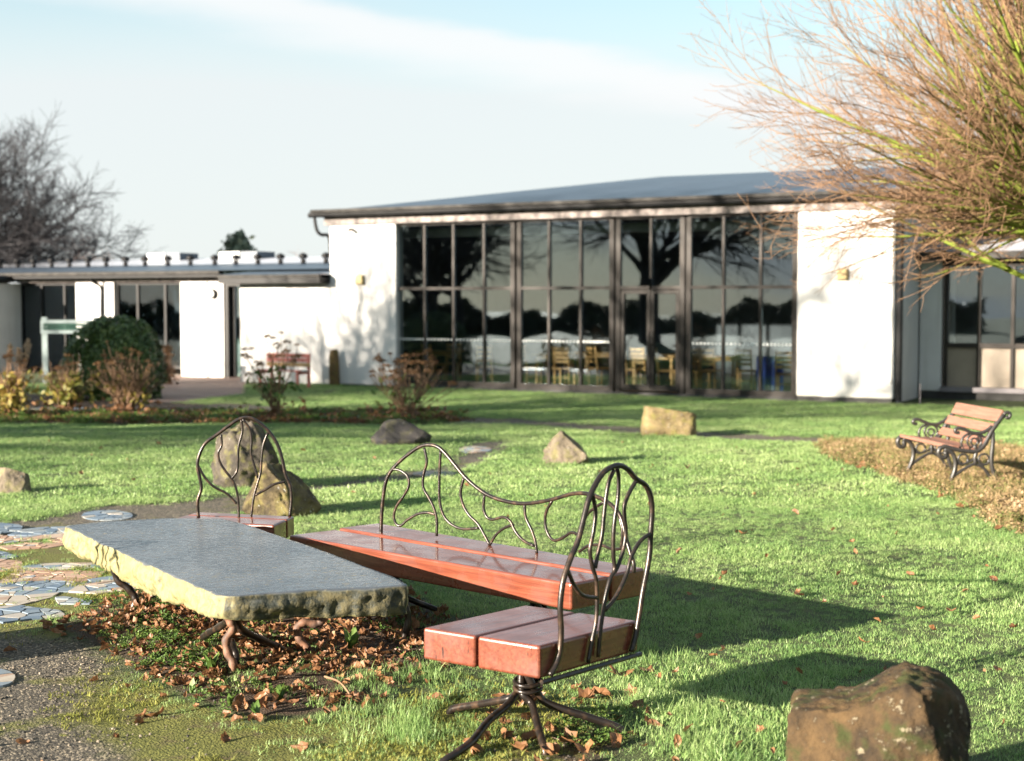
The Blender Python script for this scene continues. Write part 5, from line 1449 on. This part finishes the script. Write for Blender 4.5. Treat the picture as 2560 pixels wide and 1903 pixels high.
def branch_mesh(name, brs, mat, sides=(6, 5, 4, 3), rthick=.03):
    groups = {}
    for P, rr, lev in brs: groups.setdefault((len(P), sides[min(lev, len(sides) - 1)]), []).append((P, rr))
    V = []; Q = []; th = []; n0 = 0
    for (m, ns), items in groups.items():
        P = np.array([p for p, _ in items], float); rr = np.array([r for _, r in items], float); B_ = len(items)
        T = np.gradient(P, axis=1); T /= np.linalg.norm(T, axis=2)[..., None] + 1e-12
        ref = np.where(np.abs(T[:, :1, 2:]) > .8, np.array([1.0, 0, 0]), np.array([0, 0, 1.0]))
        N = np.cross(T, ref); N /= np.linalg.norm(N, axis=2)[..., None] + 1e-12
        Bn = np.cross(T, N); ang = np.arange(ns) * 2 * math.pi / ns
        ring = N[:, :, None, :] * np.cos(ang)[:, None] + Bn[:, :, None, :] * np.sin(ang)[:, None]
        V.append((P[:, :, None, :] + ring * rr[:, :, None, None]).reshape(-1, 3)); th.append(np.repeat(np.clip(rr / rthick, 0, 1).ravel(), ns))
        i, j = np.meshgrid(np.arange(m - 1), np.arange(ns), indexing='ij'); k = (j + 1) % ns
        q = np.stack([i*ns+j, i*ns+k, (i+1)*ns+k, (i+1)*ns+j], -1).reshape(-1, 4)
        Q.append((q[None] + (np.arange(B_) * m * ns)[:, None, None] + n0).reshape(-1, 4)); n0 += B_ * m * ns
    V = np.concatenate(V); Q = np.concatenate(Q); me = bpy.data.meshes.new(name)
    me.vertices.add(len(V)); me.vertices.foreach_set('co', V.astype(np.float32).ravel())
    me.loops.add(Q.size); me.loops.foreach_set('vertex_index', Q.astype(np.int32).ravel())
    me.polygons.add(len(Q)); me.polygons.foreach_set('loop_start', np.arange(0, Q.size, 4, dtype=np.int32))
    me.update(calc_edges=True)
    a = me.attributes.new('thick', 'FLOAT', 'POINT'); a.data.foreach_set('value', np.concatenate(th).astype(np.float32))
    me.polygons.foreach_set('use_smooth', np.ones(len(Q), bool)); me.materials.append(mat); me.validate(); return me
def tree_obj(name, label, cat, loc, parts, group=None, rotz=0, scale=1):
    t0 = thing(name, label, cat, loc, group, rotz=rotz); t0.scale = (scale,) * 3
    for nm, me in parts:
        o = bpy.data.objects.new(nm, me); COL.objects.link(o); o.parent = t0
    return t0
# mossy tree at the right: trunk just outside the frame, long arching shoots fanning left
def fan_start(n, z0, z1, seed, L0, L1, r0, r1, elo, ehi):
    rs = np.random.default_rng(seed); st = []
    for i in range(n):
        az = rs.uniform(0, 2 * math.pi); el = R(rs.uniform(elo, ehi)); z = rs.uniform(z0, z1)
        st.append(((.10 * math.cos(az), .10 * math.sin(az), z), (math.cos(az) * math.cos(el), math.sin(az) * math.cos(el), math.sin(el)), rs.uniform(L0, L1), rs.uniform(r0, r1)))
    return st
SPEC_R = [dict(n=14, wob=.05, grav=-.02, up=.01, tip=.12, kids=0),
          dict(n=8, wob=.05, grav=-.015, up=.045, tip=.3, kids=13, len=1.5, ang=(10, 34), rf=.55, rmin=.005, **{'from': .18}),
          dict(n=6, wob=.06, grav=-.01, up=.06, tip=.4, kids=6, len=.66, ang=(12, 40), rf=.5, rmin=.0035, **{'from': .15}),
          dict(n=4, wob=.07, grav=0, up=.08, tip=.5, kids=2, len=.24, ang=(20, 55), rf=.6, rmin=.0026, **{'from': .2})]
st = fan_start(110, 1.7, 2.9, 5, 3.1, 4.7, .032, .062, 24, 86) + fan_start(34, 2.2, 2.9, 6, 2.8, 3.8, .026, .044, 11, 28)
brs = branches(15, SPEC_R, st)
trunk = [(np.array([(0, 0, -.2), (.02, 0, .3), (0, .03, 1.0), (.03, 0, 1.8), (0, 0, 2.6), (-.05, .02, 3.4)]), np.array([.30, .25, .22, .22, .17, .08]), 0)]
RT = np.array([6.75, 16.6]); 
tree_obj('mossy_tree', 'bare tree with bright green mossy boughs and tan twigs at the right edge', 'tree', (RT[0], RT[1], float(gz(*RT))), [('trunk', branch_mesh('trunk', trunk, M['bark_moss'], (12,))), ('boughs', branch_mesh('boughs', [b for b in brs if b[2] < 2], M['bark_moss'])), ('twigs', branch_mesh('twigs', [b for b in brs if b[2] >= 2], M['bark_moss']))])
# dark tree at the left behind the wing; also used beyond the frame
SPEC_L = [dict(n=12, wob=.06, grav=-.01, up=.0, tip=.22, kids=0),
          dict(n=9, wob=.09, grav=.0, up=.03, tip=.25, kids=13, len=3.2, ang=(25, 60), rf=.5, rmin=.02, **{'from': .2}),
          dict(n=6, wob=.10, grav=.0, up=.04, tip=.35, kids=10, len=1.5, ang=(25, 60), rf=.5, rmin=.014, **{'from': .15}),
          dict(n=4, wob=.12, grav=0, up=.04, tip=.5, kids=7, len=.7, ang=(20, 60), rf=.6, rmin=.009, **{'from': .15})]
st = fan_start(15, 1.6, 3.4, 31, 4.5, 6.5, .09, .14, 12, 72) + [((0, 0, 3.0), (.05, 0, 1), 6.0, .16)]
brl = branches(33, SPEC_L, st)
trl = [(np.array([(0, 0, -.3), (.03, 0, .6), (0, .05, 1.6), (.05, 0, 2.6), (0, 0, 3.4)]), np.array([.42, .34, .30, .26, .16]), 0)]
DT = [('trunk', branch_mesh('trunk', trl, M['bark_dark'], (12,), .1)), ('boughs', branch_mesh('boughs', [b for b in brl if b[2] < 2], M['bark_dark'], rthick=.1)), ('twigs', branch_mesh('twigs', [b for b in brl if b[2] >= 2], M['bark_dark'], rthick=.1))]
tree_obj('bare_tree', 'large dark bare tree rising behind the low wing at the left edge', 'tree', (-20.0, 52, -.1), DT, scale=.92)
# trees beyond the left edge, seen in the glazing and by their shadows
DT2 = [DT[0], DT[1], ('twigs', branch_mesh('twigs', [b for b in brl if b[2] == 2], M['bark_dark'], rthick=.1))]
for i, (x, y, s, rz, lb) in enumerate(((-23, 23.4, .95, 40, 'bare tree outside the picture reflected in the leftmost glazed bay'), (-31, 17.5, 1.15, 130, 'bare tree outside the picture reflected over the double doors'), (-20.5, 14.2, 1.42, 250, 'bare tree outside the picture reflected in the glazed bay right of the doors'))):
    tree_obj('bare_tree', lb, 'tree', (x, y, -.2), DT2, 'bare trees outside the picture on the sunward side', R(rz), s)

def leaf_cloud(seed, n, fn, size, mat, flat=.5):
    rs = np.random.default_rng(seed); mb_v = []; mb_f = []
    for i in range(n):
        c, nrm = fn(rs); s = size * rs.uniform(.6, 1.3)
        a = nrm + rs.normal(0, flat, 3); a /= np.linalg.norm(a); b = np.cross(a, rs.normal(size=3)); b /= np.linalg.norm(b); d = np.cross(a, b)
        k = len(mb_v); mb_v += [c - b * s * .5, c + d * s * .28 + a * s * .06, c + b * s * .5, c - d * s * .28 + a * s * .06]; mb_f.append((k, k+1, k+2, k+3))
    return mesh_from('leaves', mb_v, mb_f, mat)
# far conifer and reddish trees behind the wing
def cone_fn(rs):
    z = rs.random() ** .8; a = rs.random() * 6.283; lob = 1 + .5 * math.sin(a * 4 + z * 13) * math.sin(z * 17 + a); r = (1 - z) ** .45 * (.3 + .7 * rs.random() ** .5) * lob
    return np.array([1.5 * r * math.cos(a), 1.5 * r * math.sin(a), 1.9 + 3.3 * z + rs.normal() * .18]), np.array([math.cos(a), math.sin(a), .5])
cm = leaf_cloud(3, 1700, cone_fn, .34, M['conifer'], .6)
ctr = branch_mesh('trunk', [(np.array([(0, 0, -.3), (0, 0, 2.5), (.05, 0, 4.8)]), np.array([.2, .15, .04]), 0)], M['bark_dark'], (8,))
p = at_depth(598, 600, 58)
tree_obj('conifer', 'dark green conifer rising behind the roof vents of the low wing', 'tree', (p[0], 58, -.5), [('trunk', ctr), ('crown', cm)], scale=.9)
for (u, y, s, lb) in ((765, 66, .42, 'hazy reddish tree top behind the roof close to the tall hall'), (180, 70, .5, 'hazy reddish tree top behind the roof below the dark bare tree')):
    p = at_depth(u, 640, y)
    parts = []
    for nm, me in DT2:
        m2 = me.copy(); m2.materials.clear(); m2.materials.append(M['bark_red']); parts.append((nm, m2))
    tree_obj('distant_tree', lb, 'tree', (p[0], y, -.5), parts, 'distant trees behind the roof', R(u), s)
# hedge beyond the frame, mirrored as a dark band
def hedge_fn(rs):
    x = rs.uniform(-26, 26); h = 1.6 + .4 * math.sin(x * .7) + .3 * math.sin(x * 2.1); z = rs.random() ** .7 * h; y = rs.uniform(-.7, .7)
    return np.array([x, y, z]), np.array([0, np.sign(y) if z < h * .8 else 0, 1 if z > h * .8 else .2])
hm = leaf_cloud(8, 15000, hedge_fn, .42, M['hedge'], .5)
tree_obj('hedge', 'dark hedge outside the picture mirrored low in the glazing', 'hedge', (-38, 12, -.3), [('foliage', hm)], rotz=math.atan2(.53, .847) + R(90))

# ------------------------------------------------------------------ shrubs
# clipped evergreen dome
pb = gpt(272, 1000); kb = pb[1] / FPX
bw, bh = 118 * kb, 212 * kb
def dome_fn(rs):
    u1 = rs.random() * 6.283; v1 = rs.random(); e1_ = math.acos(1 - v1); k = 1 - .13 * rs.random() ** 2
    lump = 1 + .10 * math.sin(u1 * 3 + 1) * math.sin(e1_ * 4) + .06 * math.sin(u1 * 7 + e1_ * 5) + abs(rs.normal()) * .05
    d = np.array([math.sin(e1_) * math.cos(u1), math.sin(e1_) * math.sin(u1), math.cos(e1_)])
    d2 = np.sign(d) * np.abs(d) ** .8
    return np.array([d2[0] * bw, d2[1] * bw * .9, d2[2] * bh * .82 + bh * .17]) * np.array([k * lump, k * lump, k]), d
dm_ = leaf_cloud(5, 9000, dome_fn, .10, M['bush'], .45)
def dome_low(rs):
    a = rs.random() * 6.283; z = rs.random() * .3; return np.array([bw * .93 * math.cos(a), bw * .85 * math.sin(a), z * bh]), np.array([math.cos(a), math.sin(a), 0])
dl = leaf_cloud(6, 1800, dome_low, .10, M['bush'], .45)
core = MB(); V, f = tube_geo([(0, 0, -.1), (0, 0, .3), (0, 0, bh * .6), (0, 0, bh * .85), (0, 0, bh * .9)], [bw * .5, bw * .7, bw * .72, bw * .4, .05], 14); core.add(V, f)
st_ = branch_mesh('stems', [(np.array([(0, 0, -.1), (q * .1, .05, .3), (q * .3, .1, bh * .7)]), np.array([.04, .03, .01]), 0) for q in (-1, 0, 1, .5)], M['bark_dark'])
tree_obj('clipped_bush', 'dark green clipped dome bush beside the signboard', 'bush', (pb[0], pb[1] + bw * .6, pb[2]), [('stems', st_), ('foliage', dm_), ('skirt_foliage', dl), ('inner_foliage', mesh_from('inner', core.verts(), core.f, M['bush']))])

def hydrangea(label, u, vb, vt, w, seed, nst, heads, leaves, headr=.085, lowleaf=0, name='hydrangea', mathead='head', leafmat='weed'):
    p = gpt(u, vb); k = p[1] / FPX; H = (vb - vt) * k; Wd = w * k / 2; rs = np.random.default_rng(seed)
    sb = []; tips = []
    for i in range(nst):
        az = rs.random() * 6.283; sp2 = rs.random() ** .6 * Wd; h = H * rs.uniform(.6, 1.0) * (1 - .25 * (sp2 / Wd) ** 2)
        t_ = np.linspace(0, 1, 7); P = np.column_stack([math.cos(az) * sp2 * t_ ** 1.3 + rs.normal(0, .015, 7) * t_, math.sin(az) * sp2 * .7 * t_ ** 1.3 + rs.normal(0, .015, 7) * t_, h * t_])
        P[:, :2] += rs.normal(0, .06, 2); sb.append((P, np.linspace(.011, .005, 7), 0)); tips.append(P[-1])
        for q in range(rs.integers(1, 4)):
            j = rs.integers(2, 6); a2 = rs.random() * 6.283; L_ = rs.uniform(.1, .32) * H
            Q = np.array([P[j], P[j] + np.array([math.cos(a2) * .35, math.sin(a2) * .35, .6]) * L_, P[j] + np.array([math.cos(a2) * .5, math.sin(a2) * .5, 1.2]) * L_])
            sb.append((Q, np.array([.006, .005, .004]), 1)); tips.append(Q[-1])
    parts = [('stems', branch_mesh('stems', sb, M['stem_brown']))]
    rs.shuffle(tips); tips = sorted(tips, key=lambda q: -q[2] + rs.normal() * .2 * H)
    t0 = tree_obj(name, label, 'shrub', p, parts, 'shrubs in the flower bed')
    for c in tips[:heads]:
        r = headr * rs.uniform(.6, 1.25)
        def hf(r2, c=c, r=r):
            d = r2.normal(size=3); d /= np.linalg.norm(d); d[2] = abs(d[2]) * .7 - .1
            return c + d * r * (.6 + .4 * r2.random()), d
        me = leaf_cloud(int(rs.integers(1e6)), 34, hf, r * .55, M[mathead], .6)
        o = bpy.data.objects.new('flower_head', me); COL.objects.link(o); o.parent = t0
    if leaves:
        def lf(r2):
            q = sb[r2.integers(len(sb))][0]; j = r2.integers(1, len(q)); c = q[j] + r2.normal(0, .05, 3); c[2] = min(c[2], H * r2.uniform(.15, .7)); return c, np.array([r2.normal(), r2.normal(), .8])
        me = leaf_cloud(seed + 1, leaves, lf, .13, M[leafmat], .6); o = bpy.data.objects.new('leaves', me); COL.objects.link(o); o.parent = t0
    if lowleaf:
        def lf2(r2):
            a = r2.random() * 6.283; r = Wd * .9 * math.sqrt(r2.random()); return np.array([r * math.cos(a), r * .6 * math.sin(a), abs(r2.normal()) * .12 * H]), np.array([r2.normal() * .5, r2.normal() * .5, 1])
        me = leaf_cloud(seed + 2, lowleaf, lf2, .12, M['dead_leaf'], .5); o = bpy.data.objects.new('low_leaves', me); COL.objects.link(o); o.parent = t0
    return t0
hydrangea('hydrangea with dark heads before the red bench', 690, 1048, 852, 215, 71, 24, 22, 90, lowleaf=70)
hydrangea('hydrangea with brown heads before the left glazed bay', 1020, 1052, 876, 260, 72, 40, 44, 50, .075, 120)
hydrangea('dense tan stemmed hydrangea before the clipped bush', 318, 1040, 872, 190, 73, 66, 30, 110, .065, 120, leafmat='shrub')
hydrangea('brown leafy shrub beneath the low wing window right of the clipped bush', 418, 960, 862, 70, 74, 26, 22, 90, .09, 20, leafmat='dead_leaf')
hydrangea('yellowing leafy shrub at the left edge of the flower bed', 20, 1045, 880, 230, 75, 44, 16, 520, .07, 140, leafmat='shrub')
hydrangea('green and yellow shrub between the left edge shrub and the clipped bush', 165, 1030, 885, 150, 76, 34, 8, 420, .07, 60, leafmat='shrub')
hydrangea('small yellow shrub below the signboard', 138, 985, 905, 48, 77, 12, 0, 160, leafmat='yellow')
# pale plume grass behind the left shrub
pg = gpt(38, 985); t0 = thing('plume_grass', 'pale feathery grass plumes at the left edge below the white block', 'grass plant', pg)
bl = []
for i in range(26):
    a = rng.uniform(0, 6.28); L_ = rng.uniform(.7, 1.2); t_ = np.linspace(0, 1, 6)
    bl.append((np.column_stack([math.cos(a) * .35 * t_ ** 2, math.sin(a) * .25 * t_ ** 2, L_ * t_ - .15 * t_ ** 3]), np.linspace(.008, .003, 6), 1))
o = bpy.data.objects.new('stalks', branch_mesh('stalks', bl, M['stem_brown'])); COL.objects.link(o); o.parent = t0
for (u, v0, v1) in ((24, 862, 905), (48, 870, 910), (66, 850, 895)):
    a, b = at_depth(u, v1, pg[1]) - pg, at_depth(u + rng.uniform(-3, 6), v0, pg[1]) - pg
    def pf_(r2, a=a, b=b):
        t_ = r2.random(); c = a + (b - a) * t_ + r2.normal(0, .03 * math.sin(t_ * 3) + .008, 3); return c, r2.normal(size=3)
    o = bpy.data.objects.new('plume', leaf_cloud(int(u), 160, pf_, .07, M['plume'], .5)); COL.objects.link(o); o.parent = t0
